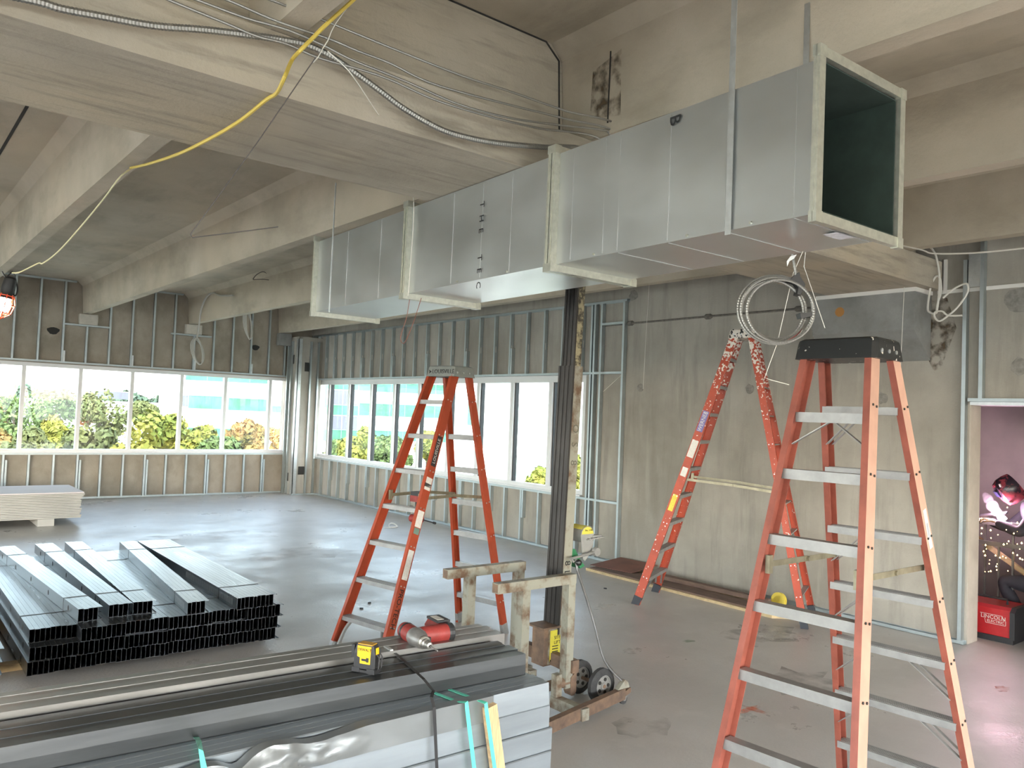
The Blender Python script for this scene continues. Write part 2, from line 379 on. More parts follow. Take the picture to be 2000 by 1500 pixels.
# corbel under the girder, white bearing pad and sealant
cor = struct('corbel', MB().prism([(7.66, 3.46, 3.262), (8.02, 3.46, 3.262), (8.02, 3.46, 2.63), (7.66, 3.46, 2.90)], (0, 1.04, 0)), M_corb)
obj('corbel_cap', MB().prism([(7.655, 3.455, 3.262), (7.655, 3.455, 2.94), (7.665, 3.455, 2.94), (7.665, 3.455, 3.262)], (0, 1.05, 0)), M_corb, cor)
obj('bearing_pad', MB().box(7.64, 3.44, 3.262, 8.0, 4.46, 3.30), M_white, cor)
obj('anchor_stain', MB().prism([(7.653, 4.2 + .05 * math.cos(k * .6283), 3.12 + .05 * math.sin(k * .6283)) for k in range(10)], (.002, 0, 0)), mat('rust_spot', (.42, .2, .06), .9), cor)
m = MB().box(XC - .012, -1, 3.27, XC, 3.4, 3.305); m.box(XC - .02, 3.315, 3.27, XC, 3.345, 3.60); obj('sealant_line', m, M_white, wall_right)
m = MB(); rr = random.Random(3)
m.add([aX(XC - .002, *q) for q in [(1812, 582), (1850, 582), (1868, 640), (1830, 740), (1812, 700)]], [(0, 1, 2, 3, 4)]); obj('water_stain', m, M_stain, wall_right)
# window in the right wall
w2 = struct('window_2', MB().box(XC - .05, 8.2, .828, XC + .23, 16.95, .845), M_alu)
m = MB().box(XC + .03, 8.2, .845, XC + .12, 16.95, .905); obj('sill', m, M_alu, w2)
m = MB().box(XC + .03, 8.2, 2.46, XC + .12, 16.95, 2.56); obj('head', m, M_alu, w2)
me = MB().box(XC + .02, -.04, .905, XC + .13, .04, 2.46).mesh('mullion', M_alu); me2 = MB().box(XC + .05, -.062, .905, XC + .12, -.04, 2.46).mesh('gasket', M_black)
mB = [8.24, 8.979, 9.898, 10.796, 11.662, 12.637, 13.538, 14.445, 15.396, 16.33]
for y in mB: inst('mullion', me, w2, (0, y, 0)); inst('gasket', me2, w2, (0, y, 0))
for a, b in zip(mB, mB[1:] + [16.94]): obj('pane', MB().box(XC + .073, a + .03, .89, XC + .077, b - .03, 2.47), M_glassc if b > 16.9 else M_glass, w2)
obj('jamb_board', MB().box(XA, 16.86, .845, XC + .12, 16.95, 2.56), mat('raw_jamb', (.6, .52, .48), .8, var=.1), w2)
# column in the far corner, with its furring
m = MB().box(7.47, 16.72, 0, 8.02, 17.31, 3.5)
colm = struct('column', m, M_wallc)
obj('corner_angle', MB().box(7.44, 16.69, 0, 7.455, 16.80, 3.45).box(7.44, 16.69, 0, 7.53, 16.70, 3.45), M_galv, colm)
for (y, x) in ((17.15, 7.43), (17.0, 7.45)): inst('stud', rstud(3.4).mesh('stud', M_stud), colm, (x - .03, y, .004))
me = cstud(3.4).mesh('stud', M_stud)
for x in (7.72, 7.90): inst('stud', me, colm, (x, 16.66, .004))
m = MB().box(7.42, 16.65, 0, 7.98, 16.69, .03); obj('track', m, M_stud, colm)
m = MB()
for (px, py, w, h) in [(602, 717, .08, .1), (588, 919, .07, .09)]: c = aY(16.715, px, py); m.box(c.x - w, 16.71, c.z - h, c.x + w, 16.719, c.z + h)
for (px, py, w, h) in [(573, 702, .05, .1), (561, 931, .05, .09)]: c = aX(7.465, px, py); m.box(7.461, c.y - w, c.z - h, 7.469, c.y + w, c.z + h)
obj('pocket', m, M_dark, colm)
m = MB().box(7.15, 17.1, 3.3, 7.45, 17.24, STEMZ - .015); obj('bearing_block', m, M_corb, colm)

# doorway on the right
dr = struct('door_1', MB().box(XC, 3.085, 0, XC + .225, 3.099, 2.235), mat('jamb_concrete', (.43, .38, .32), .9, var=.15, scale=3))
obj('jamb', MB().box(XC - .04, 1.88, 0, XC + .15, 1.91, 2.235), M_walla, dr)
obj('head', MB().box(XC - .03, 1.9, 2.205, XC + .24, 3.085, 2.235), M_galv, dr)
# room behind the doorway
m = MB().box(10.3, 0, 0, 10.5, 6.5, 3.2); m.box(8.25, 6.3, 0, 10.5, 6.5, 3.2); m.box(8.25, 0, 0, 10.5, .2, 3.2); m.box(8.25, 0, 3.0, 10.5, 6.5, 3.2)
struct('wall_stairwell', m, mat('stairwell_wall', (.46, .42, .40), .9, var=.15, scale=1.5))
# walls behind the camera: unseen, their open bays sized to let in fill light
m = MB().box(-9, -6.2, 0, 8.3, -6, .9); m.box(-9, -6.2, 2.85, 8.3, -6, 4.4)
for x in (-9, -4.8, -.4, 4.0, 7.9): m.box(x, -6.2, .9, x + .35, -6, 2.85)
struct('wall_front', m, M_wallc)
m = MB().box(-9.2, -6, 0, -9, 4, .3).box(-9.2, 4, 0, -9, 17.6, .7); m.box(-9.2, -6, 3.65, -9, 4, 4.4); m.box(-9.2, 4, 2.7, -9, 17.6, 4.4)
for y in (-6, -1, 4, 9, 13, 17.2): m.box(-9.2, y, .3, -9, y + .4, 3.65)
struct('wall_left', m, M_wallc)

# ================================================================ OUTSIDE
GZ = -9.0
m = MB().box(-5000, -5000, GZ - .5, 5000, 5000, GZ)
struct('ground', m, mat('ground_pavement', (.34, .36, .30), .9, var=.25, scale=.05))
M_bw = mat('office_white', (.82, .82, .80), .7, var=.04, scale=.2)
M_bg = mat('office_glass', (.05, .17, .115), .4, .0, var=.45, scale=.35, spec=.25)
M_bg2 = mat('office_glass_dark', (.07, .075, .11), .3, .0, var=.2, scale=.3, spec=.7)
M_line = mat('office_reveal', (.45, .45, .44), .8)
def facade_frame(px, D):
    """a face square to the view at photo column px, D metres off: returns origin on the eye-level line, right vector"""
    d = CR * ((px - 1000) / FPX) + CF; d.z = 0; d.normalize()
    return d * D, Vector((d.y, -d.x, 0)), d
def bld(name, label, px, D, wleft, wright, ztop, depth, strips, mw=.1, mstep=2.6, cuts=()):
    o, r, d = facade_frame(px, D); t = thing(name, label, 'building', (o.x, o.y, GZ))
    def hx(mb, u0, u1, z0, z1, n0, n1):
        P = lambda u, n, z: o + r * u + d * n + Vector((0, 0, z))
        mb.hexa([P(u0, n0, z0), P(u1, n0, z0), P(u1, n1, z0), P(u0, n1, z0), P(u0, n0, z1), P(u1, n0, z1), P(u1, n1, z1), P(u0, n1, z1)])
    w = MB(); hx(w, -wleft, wright, GZ, ztop, 0, depth); obj('wall', w, M_bw, t)
    for (u0, u1, z0, z1, mt) in strips:
        g = MB(); hx(g, u0, u1, z0, z1, -.12, .05); wo = obj('window', g, mt, t)
        f = MB(); n = max(1, int((u1 - u0) / mstep))
        for k in range(n + 1): u = u0 + (u1 - u0) * k / n; hx(f, u - mw / 2, u + mw / 2, z0, z1, -.2, -.1)
        hx(f, u0, u1, z1, z1 + mw, -.2, 0); obj('glazing_bars', f, M_line if mt is not M_bg else mat('mullion_green', (.12, .3, .26), .5), wo)
        if mt is M_bg and u1 - u0 > 12:
            b = MB(); hx(b, u0, u1, z0 - 1.35, z0 - 1.15, -.06, .02); obj('reveal', b, M_line, t)
    return t, o, r, d, hx
def U(px0, px, D):  # metres along a face square to column px0 at distance D
    a = math.atan((px - 1000) / FPX) - math.atan((px0 - 1000) / FPX); return D * math.tan(a)
def zz(px, py, D):
    c = math.hypot(px - 1000, FPX) / FPX; hy = 760.6 + (px + 270.7) * .0393; return H + (hy - py) / FPX * D / c * 1.0
D1 = 112
s1 = [(U(450, 362, D1), U(450, 528, D1), zz(450, 746, D1), zz(450, 726, D1), M_bg), (U(450, 370, D1), U(450, 443, D1), zz(450, 800, D1), zz(450, 776, D1), M_bg), (U(450, 448, D1), U(450, 523, D1), zz(450, 801, D1), zz(450, 778, D1), M_bg), (U(450, 358, D1), U(450, 370, D1), zz(450, 797, D1), zz(450, 776, D1), M_bg2),
      (U(450, 533, D1), U(450, 552, D1), zz(450, 802, D1), zz(450, 790, D1), M_bg), (U(450, 372, D1), U(450, 520, D1), zz(450, 857, D1), zz(450, 838, D1), M_bg)]
bld('office_building', 'white office block with green window bands seen through the left strip window', 450, D1, -U(450, 312, D1), U(450, 560, D1), 16, 30, s1)
D2 = 118
def s2(px, p0, p1, y0, y1, mt=M_bg): return (U(730, p0, D2), U(730, p1, D2), zz(px, y0, D2), zz(px, y1, D2), mt)
st = [s2(760, 700, 735, 765, 747), s2(760, 735, 880, 766, 748), s2(760, 704, 880, 813, 790), s2(760, 705, 875, 860, 842), s2(660, 640, 702, 790, 762, M_bg2), s2(660, 640, 702, 838, 812, M_bg2), s2(660, 640, 702, 762, 748), s2(660, 640, 702, 812, 792), s2(660, 640, 702, 862, 840),
      s2(625, 622, 640, 795, 750), s2(625, 622, 640, 860, 825)]
bld('office_building', 'office wing with dark stair tower and green bands behind the standing ladder', 730, D2, -U(730, 612, D2), U(730, 905, D2), 16, 30, st, mstep=2.0)
D3 = 64
def s3(px, p0, p1, y0, y1): return (U(1020, p0, D3), U(1020, p1, D3), zz(px, y0, D3), zz(px, y1, D3), mat('pale_glass', (.45, .62, .58), .3, var=.1, scale=.4))
st = [s3(1040, 1010, 1062, 833, 793), s3(1100, 1066, 1150, 838, 795), s3(1030, 1006, 1062, 934, 892), s3(1100, 1066, 1150, 940, 897), s3(980, 954, 1010, 753, 746), s3(980, 950, 1008, 852, 845), (U(1020, 915, D3), U(1020, 930, D3), zz(920, 830, D3), zz(920, 790, D3), M_bg)]
bld('office_building', 'nearest white block with pale barred windows behind the lift mast', 1020, D3, -U(1020, 905, D3), U(1020, 1260, D3), 14, 25, st, mw=.14, mstep=2.3)
o4 = bld('warehouse', 'long low white building far beyond the treetops', 230, 150, 26, 20, 1.6, 20, [(-3, 2, 2.0, 3.2, M_bg2)])
# trees
def tree_mat(name, c1, c2):
    m = mat(name, c1, .8, col2=c2, scale=1.1, det=6, ramp=(.35, .65)); B = m.node_tree.nodes['Principled BSDF']
    B.inputs['Transmission Weight'].default_value = 0.0; B.inputs['Subsurface Weight'].default_value = 0.0
    return m
M_bark = mat('bark', (.10, .08, .06), .9)
TM = {'green': tree_mat('leaf_green', (.06, .10, .030), (.13, .18, .05)), 'yellow': tree_mat('leaf_yellow', (.11, .16, .025), (.29, .25, .04)),
      'olive': tree_mat('leaf_olive', (.08, .105, .035), (.16, .16, .055)), 'orange': tree_mat('leaf_orange', (.14, .135, .035), (.30, .16, .055)),
      'dark': tree_mat('leaf_dark', (.055, .09, .06), (.10, .145, .09)), 'rust': tree_mat('leaf_rust', (.22, .075, .03), (.30, .14, .06))}
def tree(label, px, ptop, halfpx, D, kind, n=2600, leaf=None, group=None, tall=1.15):
    d = CR * ((px - 1000) / FPX) + CF; d.z = 0; c = math.hypot(px - 1000, FPX) / FPX; d.normalize(); p = d * D
    k = D / c / FPX; R = halfpx * k; top = zz(px, ptop, D); hgt = R * 2 * tall; cz = top - hgt / 2
    t = thing('tree', label, 'tree', (p.x, p.y, GZ), group=group)
    lf = leaf or max(.11, 4.2 * k)
    nb = 16; bl = rng.normal(size=(nb, 3)); bl /= np.linalg.norm(bl, axis=1)[:, None]; bl *= rng.uniform(.45, .78, (nb, 1)); br = rng.uniform(.28, .48, nb)
    w = rng.integers(0, nb, n); dirs = rng.normal(size=(n, 3)); dirs /= np.linalg.norm(dirs, axis=1)[:, None]
    q = bl[w] + dirs * (br[w] * rng.uniform(.75, 1.05, n))[:, None]
    q = q * np.array([R, R, hgt / 2]) + np.array([p.x, p.y, cz])
    nrm = dirs + rng.normal(size=(n, 3)) * .55; nrm /= np.linalg.norm(nrm, axis=1)[:, None]
    a = np.cross(nrm, rng.normal(size=(n, 3))); a /= np.linalg.norm(a, axis=1)[:, None]; b = np.cross(nrm, a)
    s = (lf * rng.uniform(.6, 1.25, n))[:, None]; a *= s; b *= s * .7
    V = np.stack([q - a, q - b * .9, q + a, q + b * .9], 1).reshape(-1, 3) - np.array([p.x, p.y, GZ])
    me = bpy.data.meshes.new('crown'); me.vertices.add(4 * n); me.vertices.foreach_set('co', V.ravel())
    me.loops.add(4 * n); me.loops.foreach_set('vertex_index', np.arange(4 * n)); me.polygons.add(n); me.polygons.foreach_set('loop_start', np.arange(0, 4 * n, 4))
    me.update(); me.materials.append(TM[kind])
    cr = bpy.data.objects.new('crown', me); COL.objects.link(cr); cr.parent = t; cr['kind'] = 'stuff'
    mb = MB().tube([(p.x, p.y, GZ), (p.x + .1, p.y, cz - hgt * .2), (p.x, p.y, cz + hgt * .2)], [.05 * R + .1, .03 * R + .07, .03], 7)
    for k_ in range(5):
        e = bl[k_] * np.array([R, R, hgt / 2]) + np.array([p.x, p.y, cz]); mb.tube([(p.x, p.y, cz - hgt * .3), tuple(e)], [.06, .02], 5)
    obj('trunk', mb, M_bark, t)
for i, (px, py, w) in enumerate([(-25, 752, 60), (45, 751, 50), (100, 757, 50), (150, 759, 45), (240, 752, 45), (290, 760, 45), (330, 766, 30)]):
    tree(['far hazy tree at the left edge of the skyline','far hazy tree on the skyline right of the edge one','far hazy tree on the skyline in the second pane','far hazy tree on the skyline left of the second mullion','far hazy tree on the skyline above the low building','far hazy tree on the skyline right of the low building','far hazy tree on the skyline beside the white office block'][i], px, py, w, (170, 215, 185, 230, 175, 220, 190)[i], 'dark', 1500, .9, group='far treeline beyond the left window')
TR = [('round green tree at the far left edge of the left window', 30, 762, 62, 48, 'green'), ('tall pale green tree in the second pane of the left window', 112, 757, 55, 44, 'green'),
      ('olive tree with a pointed crown in the third pane from the left', 207, 757, 48, 50, 'olive'), ('orange tinted low tree at the bottom left corner of the left window', 8, 838, 55, 27, 'orange'),
      ('yellow orange tree in front of the green ones in the second pane', 125, 815, 42, 29, 'yellow'), ('low olive tree between two yellow ones along the sill', 62, 842, 50, 25, 'olive'),
      ('broad yellow green tree in the lower third pane', 190, 822, 52, 26, 'olive'), ('bright yellow green maple in the middle of the left window', 308, 797, 78, 25, 'yellow'),
      ('olive tree half hidden behind the bright maple', 284, 778, 30, 47, 'olive'), ('yellow tree with orange tips under the green window band', 388, 828, 46, 27, 'yellow'),
      ('green tree along the sill below the office block', 440, 845, 52, 25, 'green'), ('orange tree with thin branches near the right end of the left window', 487, 822, 38, 31, 'orange'),
      ('yellow tree in the last narrow pane of the left window', 545, 838, 24, 34, 'orange'), ('rust red tree below the far low building', 172, 776, 24, 60, 'rust'), ('rust red tree cut by the left edge of the photo', 4, 782, 22, 55, 'rust'),
      ('yellow green tree filling two panes left of the standing ladder', 712, 830, 46, 30, 'yellow'), ('green tree behind the left rail of the standing ladder', 772, 846, 42, 28, 'green'), ('dark green bush tree below the dark stair tower', 664, 858, 34, 34, 'green'),
      ('small yellow tree seen between the rails of the standing ladder', 838, 838, 26, 30, 'yellow'), ('yellow green tree at the foot of the nearest white block', 1070, 912, 34, 24, 'yellow'), ('bright yellow tree in the last pane beside the lift mast', 1128, 890, 34, 21, 'yellow')]
for lb, px, py, w, D, kd in TR: tree(lb, px, py, w, D, kd, 4200 if D < 35 else 2600)
# ================================================================ DUCT
M_duct = mat('duct_steel', (.60, .62, .62), .36, .92, var=.05, scale=2.2, stretch=(1, 1, 2), rvar=.03, det=2.0, coords='obj')
M_flange = mat('flange_steel', (.58, .58, .50), .42, .8, var=.12, scale=30, coords='obj')
M_liner = mat('duct_liner', (.028, .045, .036), .9, var=.25, scale=6, coords='obj')
M_ink = mat('black_ink', (.012, .012, .012), .7)
DW, DH, DL = .543, .575, 1.51
DO = Vector((2.6547, 1.5389, 2.721)); DR = -math.radians(2.13)
duct = thing('duct', 'long rectangular galvanised duct hung on straps under the girder', 'duct', DO, (0, math.radians(.4), DR))
def dl(p): return MW['duct'].inverted() @ p
from mathutils import noise as mnoise
def panel(mb, o, u, v, nu, nv, n, amp, seed):
    o, u, v, n = Vector(o), Vector(u), Vector(v), Vector(n); vs = []
    for j in range(nv + 1):
        for i in range(nu + 1):
            a, b = i / nu, j / nv; e = min(1, 6 * min(a, 1 - a)) * min(1, 6 * min(b, 1 - b))
            d = mnoise.noise(Vector((a * 3.1 + seed, b * 2.3, seed * 1.7))) * amp * e
            vs.append(o + u * a + v * b + n * d)
    mb.add(vs, [(j * (nu + 1) + i, j * (nu + 1) + i + 1, (j + 1) * (nu + 1) + i + 1, (j + 1) * (nu + 1) + i) for j in range(nv) for i in range(nu)])
for k in range(3):
    y0 = k * DL
    m = MB()
    panel(m, (0, y0, 0), (0, DL, 0), (0, 0, DH), 24, 10, (1, 0, 0), .0035, k + 1.3)
    panel(m, (DW, y0, 0), (0, DL, 0), (0, 0, DH), 24, 10, (1, 0, 0), .004, k + 5.3)
    panel(m, (0, y0, 0), (0, DL, 0), (DW, 0, 0), 24, 10, (0, 0, 1), .003, k + 9.3)
    panel(m, (0, y0, DH), (0, DL, 0), (DW, 0, 0), 12, 6, (0, 0, 1), .003, k + 13.3)
    sec = obj('section', m, M_duct, duct, local=True, smooth=True)
    m = MB(); t = .014; e = .012 if k == 0 else 0
    m.box(t - .004, y0 + e, .01, t, y0 + DL, DH - .01); m.box(DW - t, y0 + e, .01, DW - t + .004, y0 + DL, DH - .01)
    m.box(t, y0 + e, .01, DW - t, y0 + DL, .014); m.box(t, y0 + e, DH - .014, DW - t, y0 + DL, DH - .01)
    obj('liner', m, M_liner, sec, local=True)
m = MB().box(.02, 3 * DL - .02, .02, DW - .02, 3 * DL - .01, DH - .02); obj('end_blank', m, M_liner, duct, local=True)
def flange(y0, y1):
    m = MB(); p = .036; g = .002
    m.box(-p, y0, -p, g, y1, DH + p); m.box(DW - g, y0, -p, DW + p, y1, DH + p)
    m.box(g, y0, -p, DW - g, y1, g); m.box(g, y0, DH - g, DW - g, y1, DH + p)
    q = .006 if y1 - y0 > .02 else 0
    if q:
        for (a, b) in ((-p, -.004), (DW + .004, DW + p)): m.box(a - .003, y0 + .010, -p - .003, b, y0 + .016, DH + p + .003)
    f = obj('flange', m, M_flange, duct, local=True)
    for x in (-p, DW):
        for z in (-p, DH): obj('corner_piece', MB().box(x - .003, y0 - .003, z - .003, x + p + .003, y1 + .003, z + p + .003), M_flange, f, local=True)
for y in (0, 1.51, 3.02, 4.53):
    if y < .1: flange(-.004, .022)
    elif y > 4: flange(4.505, 4.535)
    else: flange(y - .028, y - .003); flange(y + .003, y + .028)
m = MB()
for (px, py) in [(1210, 380), (1312, 350), (1428, 300), (1566, 250), (1115, 410), (1180, 395), (990, 440), (930, 460), (870, 475), (652, 530), (720, 520)]:
    y = dl(aX(2.70, px, py)).y; m.box(-.0025, y - .002, .01, .002, y + .002, DH - .01)
    if py < 400 and px > 1200: m.box(.01, y - .002, -.0025, DW - .01, y + .002, .002)
obj('seam', m, M_duct, duct, local=True, kind='stuff')
def dtext(body, px, py, size, sp):
    p = dl(aX(2.715, px, py))
    for i, ch in enumerate(body):
        if ch != ' ': text('lettering', ch, size, M_ink, duct, (-.0065, p.y, p.z - sp * i), (0, 0, -1), (0, -1, 0), M=1)
dtext('THE TEC', 937, 392, .062, .078); dtext('B', 1329, 228, .085, .1)
p = dl(aZ(2.70, 1637, 467)); m = MB().box(p.x - .06, p.y - .03, -.0075, p.x + .06, p.y + .03, -.006); obj('shipping_label', m, mat('paper_label', (.75, .74, .78), .6, var=.15, scale=60, coords='obj'), duct, local=True)
m = MB()
for y in (.3, .62, 1.2, 1.9, 2.4): m.cyl((.0, y, .012), (-.008, y, .012), .006, 6)
obj('screw', m, M_flange, duct, local=True, kind='stuff')
# straps, rods and hangers that carry it
pt = aX(2.675, 1433, 200); s0 = DO + Vector((-.009 + .037 * .42, .42, 0))
y = aX(2.67, 1432, 200).y; xs = DO.x + .037 * (y - DO.y) - .010
m = MB().box(xs - .0015, y - .014, DO.z - .02, xs + .0005, y + .014, CZ - .0005); obj('hanger_strap', m, M_galv, label='flat steel strap down the near side of the duct, in front of the bolt holes', cat='strap', group='duct hanger straps', loc=(xs, y, CZ))
x2 = DO.x + DW + .012; q = aX(x2 + .02, 1576, 60); z2 = aX(x2 + .02, 1578, 10).z
m = MB().box(x2 + .018, q.y - .014, DO.z + .1, x2 + .021, q.y + .014, max(z2, 3.9)); obj('hanger_strap', m, M_galv, label='shorter flat strap behind the duct near its open end', cat='strap', group='duct hanger straps', loc=(x2, q.y, 3.9))
m = MB().tube([aX(2.74, 656, 357), aX(2.74, 650, 470), aX(2.74, 643, 610)], .006, 6); obj('threaded_rod', m, M_galv, label='thin threaded rod hanging beside the far end of the duct', cat='rod', loc=aX(2.74, 643, 610))

# ================================================================ CABLES AT THE GIRDER
M_flex = mat('flex_conduit', (.30, .29, .265), .40, .75)
M_wire = mat('grey_wire', (.62, .60, .55), .5, .4); M_wired = mat('dark_wire', (.10, .09, .085), .6); M_wirew = mat('white_wire', (.72, .69, .62), .55)
M_ycord = mat('yellow_cord', (.70, .52, .10), .55); M_ycord2 = mat('pale_cord', (.72, .66, .40), .55)
def ridged(pts, r, pitch, n=7, k=.86, per=2):
    pts = spline(pts, 12); L = [0]
    for a, b in zip(pts[:-1], pts[1:]): L.append(L[-1] + (b - a).length)
    N = max(4, int(L[-1] / pitch) * per); out = []; rs = []; j = 0
    for i in range(N + 1):
        s = L[-1] * i / N
        while j < len(L) - 2 and L[j + 1] < s: j += 1
        f = (s - L[j]) / max(1e-9, L[j + 1] - L[j]); out.append(pts[j].lerp(pts[j + 1], f)); rs.append(r if i % 2 else r * k)
    return MB().tube(out, rs, n)
def cable(name, label, cat, px, yy, r, m_, ridge=None, group=None, tail=None):
    pts = [aY(yy, *q) for q in px]
    if tail: pts += [Vector(t) for t in tail]
    mb = ridged(pts, r, ridge) if ridge else MB().tube(spline(pts, 6), r, 6)
    return obj(name, mb, m_, label=label, cat=cat, group=group, loc=pts[0], smooth=not ridge)
g_ = 'armoured cables strung along the girder'
cable('armoured_cable', 'highest of the four thin armoured cables in front of the girder', 'cable', [(420, -45), (530, 0), (645, 45), (760, 92), (900, 147), (1000, 180), (1100, 215), (1222, 253)], 3.19, .0062, M_flex, .016, g_, [(3.45, 3.2, 3.34), (3.6, 3.25, 3.30)])
cable('armoured_cable', 'second thin armoured cable from the top in front of the girder', 'cable', [(340, -40), (444, 0), (540, 41), (640, 75), (700, 100), (760, 123), (850, 165), (1000, 206), (1100, 231), (1208, 263)], 3.20, .0062, M_flex, .016, g_, [(3.4, 3.2, 3.33)])
cable('armoured_cable', 'third thin armoured cable, crossing above the thick conduit', 'cable', [(290, -35), (385, 0), (480, 35), (560, 58), (630, 88), (690, 118), (790, 158), (900, 205), (1000, 231), (1100, 245), (1170, 253), (1192, 266)], 3.21, .0062, M_flex, .016, g_, [(3.35, 3.2, 3.33)])
cable('armoured_cable', 'lowest thin armoured cable, crossing under the thick conduit', 'cable', [(240, -40), (330, 0), (440, 45), (500, 70), (560, 86), (620, 112), (700, 135), (760, 155), (850, 195), (950, 226), (1050, 250), (1172, 272)], 3.225, .0062, M_flex, .016, g_, [(3.3, 3.2, 3.33)])
cable('flexible_conduit', 'thick ribbed steel flexible conduit sagging in front of the girder', 'conduit', [(-140, -40), (60, 0), (120, 17), (200, 32), (300, 50), (400, 58), (500, 70), (560, 79), (600, 88), (650, 112), (700, 147), (740, 176), (790, 213), (860, 252), (920, 270), (980, 280), (1060, 287), (1132, 290)], 3.255, .0155, M_flex, .013, None, [(3.15, 3.25, 3.40)])
pt = [aY(3.17, *q) for q in [(688, -10), (685, 5), (656, 45), (648, 60), (640, 80), (632, 92), (621, 112), (612, 122)]]
obj('tie_wire', MB().tube(pt, .0026, 5), M_wirew, label='white tie wire bundling the armoured cables at the girder', cat='wire', loc=pt[0])
pt = [aY(3.16, *q) for q in [(616, 113), (500, 282), (385, 440), (372, 458), (376, 464), (450, 455), (543, 443)]]
obj('bent_wire', MB().tube(pt, .0024, 5), M_wired, label='dark bent wire hanging from the cables with a hooked lower end', cat='wire', loc=pt[0])
pt = [aY(3.15, *q) for q in [(640, 100), (668, 125), (690, 150)]] + [aY(3.3, 730, 210), aY(3.55, 770, 272), aY(3.9, 796, 325), aX(2.70, 806, 370), aX(2.71, 808, 420), aX(2.71, 803, 500), aX(2.71, 797, 578)]
obj('hanger_wire', MB().tube(spline(pt, 6), .0028, 5), M_wirew, label='white wire curving from the cables down along the second duct joint', cat='wire', loc=pt[-1])
pt = [aX(2.70, *q) for q in [(800, 585), (794, 620), (783, 655), (784, 668), (792, 667), (808, 628), (823, 582)]]
obj('wire_loop', MB().tube(spline(pt, 6), .0022, 5), mat('red_wire', (.28, .09, .06), .5), label='thin reddish wire loop dangling under the second duct joint', cat='wire', loc=pt[0])
# yellow cord to the work lamp
pt = [aY(3.14, *q) for q in [(715, -25), (690, 0), (640, 45), (610, 75), (585, 100)]] + [aY(3.25, 570, 118), aZ(3.285, 556, 150), aZ(3.285, 540, 182), aZ(3.285, 520, 195), aZ(3.27, 470, 235), aZ(3.26, 415, 268), aZ(3.3, 350, 300), aZ(3.45, 290, 320), aZ(3.56, 255, 328)]
obj('extension_cord', MB().tube(spline(pt, 6), .0085, 7), M_ycord, smooth=True, label='yellow extension cord slung under the girder to the first stem', cat='cord', loc=pt[-1])
pt = [aZ(3.568, 262, 326), aY(5.9, 235, 345), aY(6.2, 205, 385), aY(6.5, 160, 440), aY(6.8, 115, 490), aY(7.0, 84, 514), aY(7.1, 75, 514), aY(7.2, 40, 531), aY(7.4, 24, 533)]
obj('lamp_cord', MB().tube(spline(pt, 5), .0055, 6), M_ycord2, label='pale cord running from the first stem to the caged work lamp', cat='cord', loc=pt[-1])
LY = 7.5
c = aY(LY, 12, 585); t = thing('work_lamp', 'caged work lamp glowing at the left edge of the photo', 'lamp', c)
a, b = aY(LY, 20, 548), aY(LY, 12, 578); ax = (b - a).normalized()
obj('socket', MB().lathe(a - ax * .03, ax, [(0, .02), (.02, .045), (.1, .05), (.15, .04), (.18, .055)], 12), M_black, t, smooth=True)
obj('bulb', MB().lathe(b - ax * .01, ax, [(0, .02), (.03, .03), (.07, .05), (.11, .048), (.14, .025), (.148, .003)], 14), emis('bulb_glow', (1, .9, .75), 30), t, smooth=True)
m = MB()
for k in range(8):
    an = k * math.pi / 4; u = ax.orthogonal().normalized(); w = ax.cross(u); r_ = u * math.cos(an) + w * math.sin(an)
    m.tube([b + r_ * .055 - ax * .01, b + r_ * .075 + ax * .06, b + r_ * .06 + ax * .14, b + ax * .19], .004, 5)
for h, r_ in ((0, .056), (.07, .075), (.14, .06)):
    m.tube([b + ax * h + (ax.orthogonal().normalized() * math.cos(q * .5236) + ax.cross(ax.orthogonal().normalized()) * math.sin(q * .5236)) * r_ for q in range(12)], .004, 5, closed=True)
obj('cage', m, mat('orange_plastic', (.75, .12, .05), .4), t)
m = MB().tube(spline([aY(LY, *q) for q in [(4, 530), (12, 541), (24, 531), (30, 545), (34, 565), (30, 578), (24, 572)]], 5), .006, 6); obj('hook', m, M_black, t)

# coil of armoured cable under the duct
cc = aY(1.93, 1515, 605); kx = Vector((CR.x, CR.y, 0)).normalized(); ky = Vector((0, 0, 1)); kz = kx.cross(ky)
coil = thing('cable_coil', 'coil of silver armoured cable hanging between two orange ladders', 'cable coil', cc)
pxm = (cc - CP).dot(CF) / FPX
m = MB(); loops = [(-1, 0, 73, 67, 0), (0, 1, 70, 64, .014), (-5, 2, 61, 60, -.012), (6, 3, 65, 61, .02), (4, -1, 58, 57, -.02)]
for (ox, oy, rx, ry, oz) in loops:
    pts = [cc + kx * (ox + rx * math.cos(a_)) * pxm + ky * (-oy + ry * math.sin(a_)) * pxm + kz * oz for a_ in [q * 2 * math.pi / 40 for q in range(41)]]
    b_ = ridged(pts, .0066, .011, 6, .84); m.add(b_.v, b_.f)
obj('cable', m, M_flex, coil)
Q = lambda x, y, o=.03: cc + kx * (x - 1515) * pxm + ky * (605 - y) * pxm - kz * o
m = ridged([Q(1558, 560, 0), Q(1553, 535, 0), Q(1549, 515, 0), Q(1545, 495, 0)], .0066, .011, 6, .84); obj('cable_tail', m, M_flex, coil)
for poly in ([(1535, 549), (1556, 531), (1558, 540), (1568, 555), (1560, 576), (1553, 574), (1555, 562), (1548, 553)], [(1559, 611), (1590, 607), (1590, 615), (1562, 621)]):
    obj('tape', MB().prism([Q(x, y, .028) for x, y in poly], -kz * -.05), M_black, coil)
for i, (col, dx) in enumerate((((.30, .05, .04), 0), ((.02, .02, .02), 4), ((.6, .58, .55), 8))):
    m = MB().tube(spline([Q(1573, 640), Q(1558 + dx * .4, 655), Q(1530 + dx, 670)], 5), .003, 5); obj('conductor', m, mat('conductor', col, .5), coil)
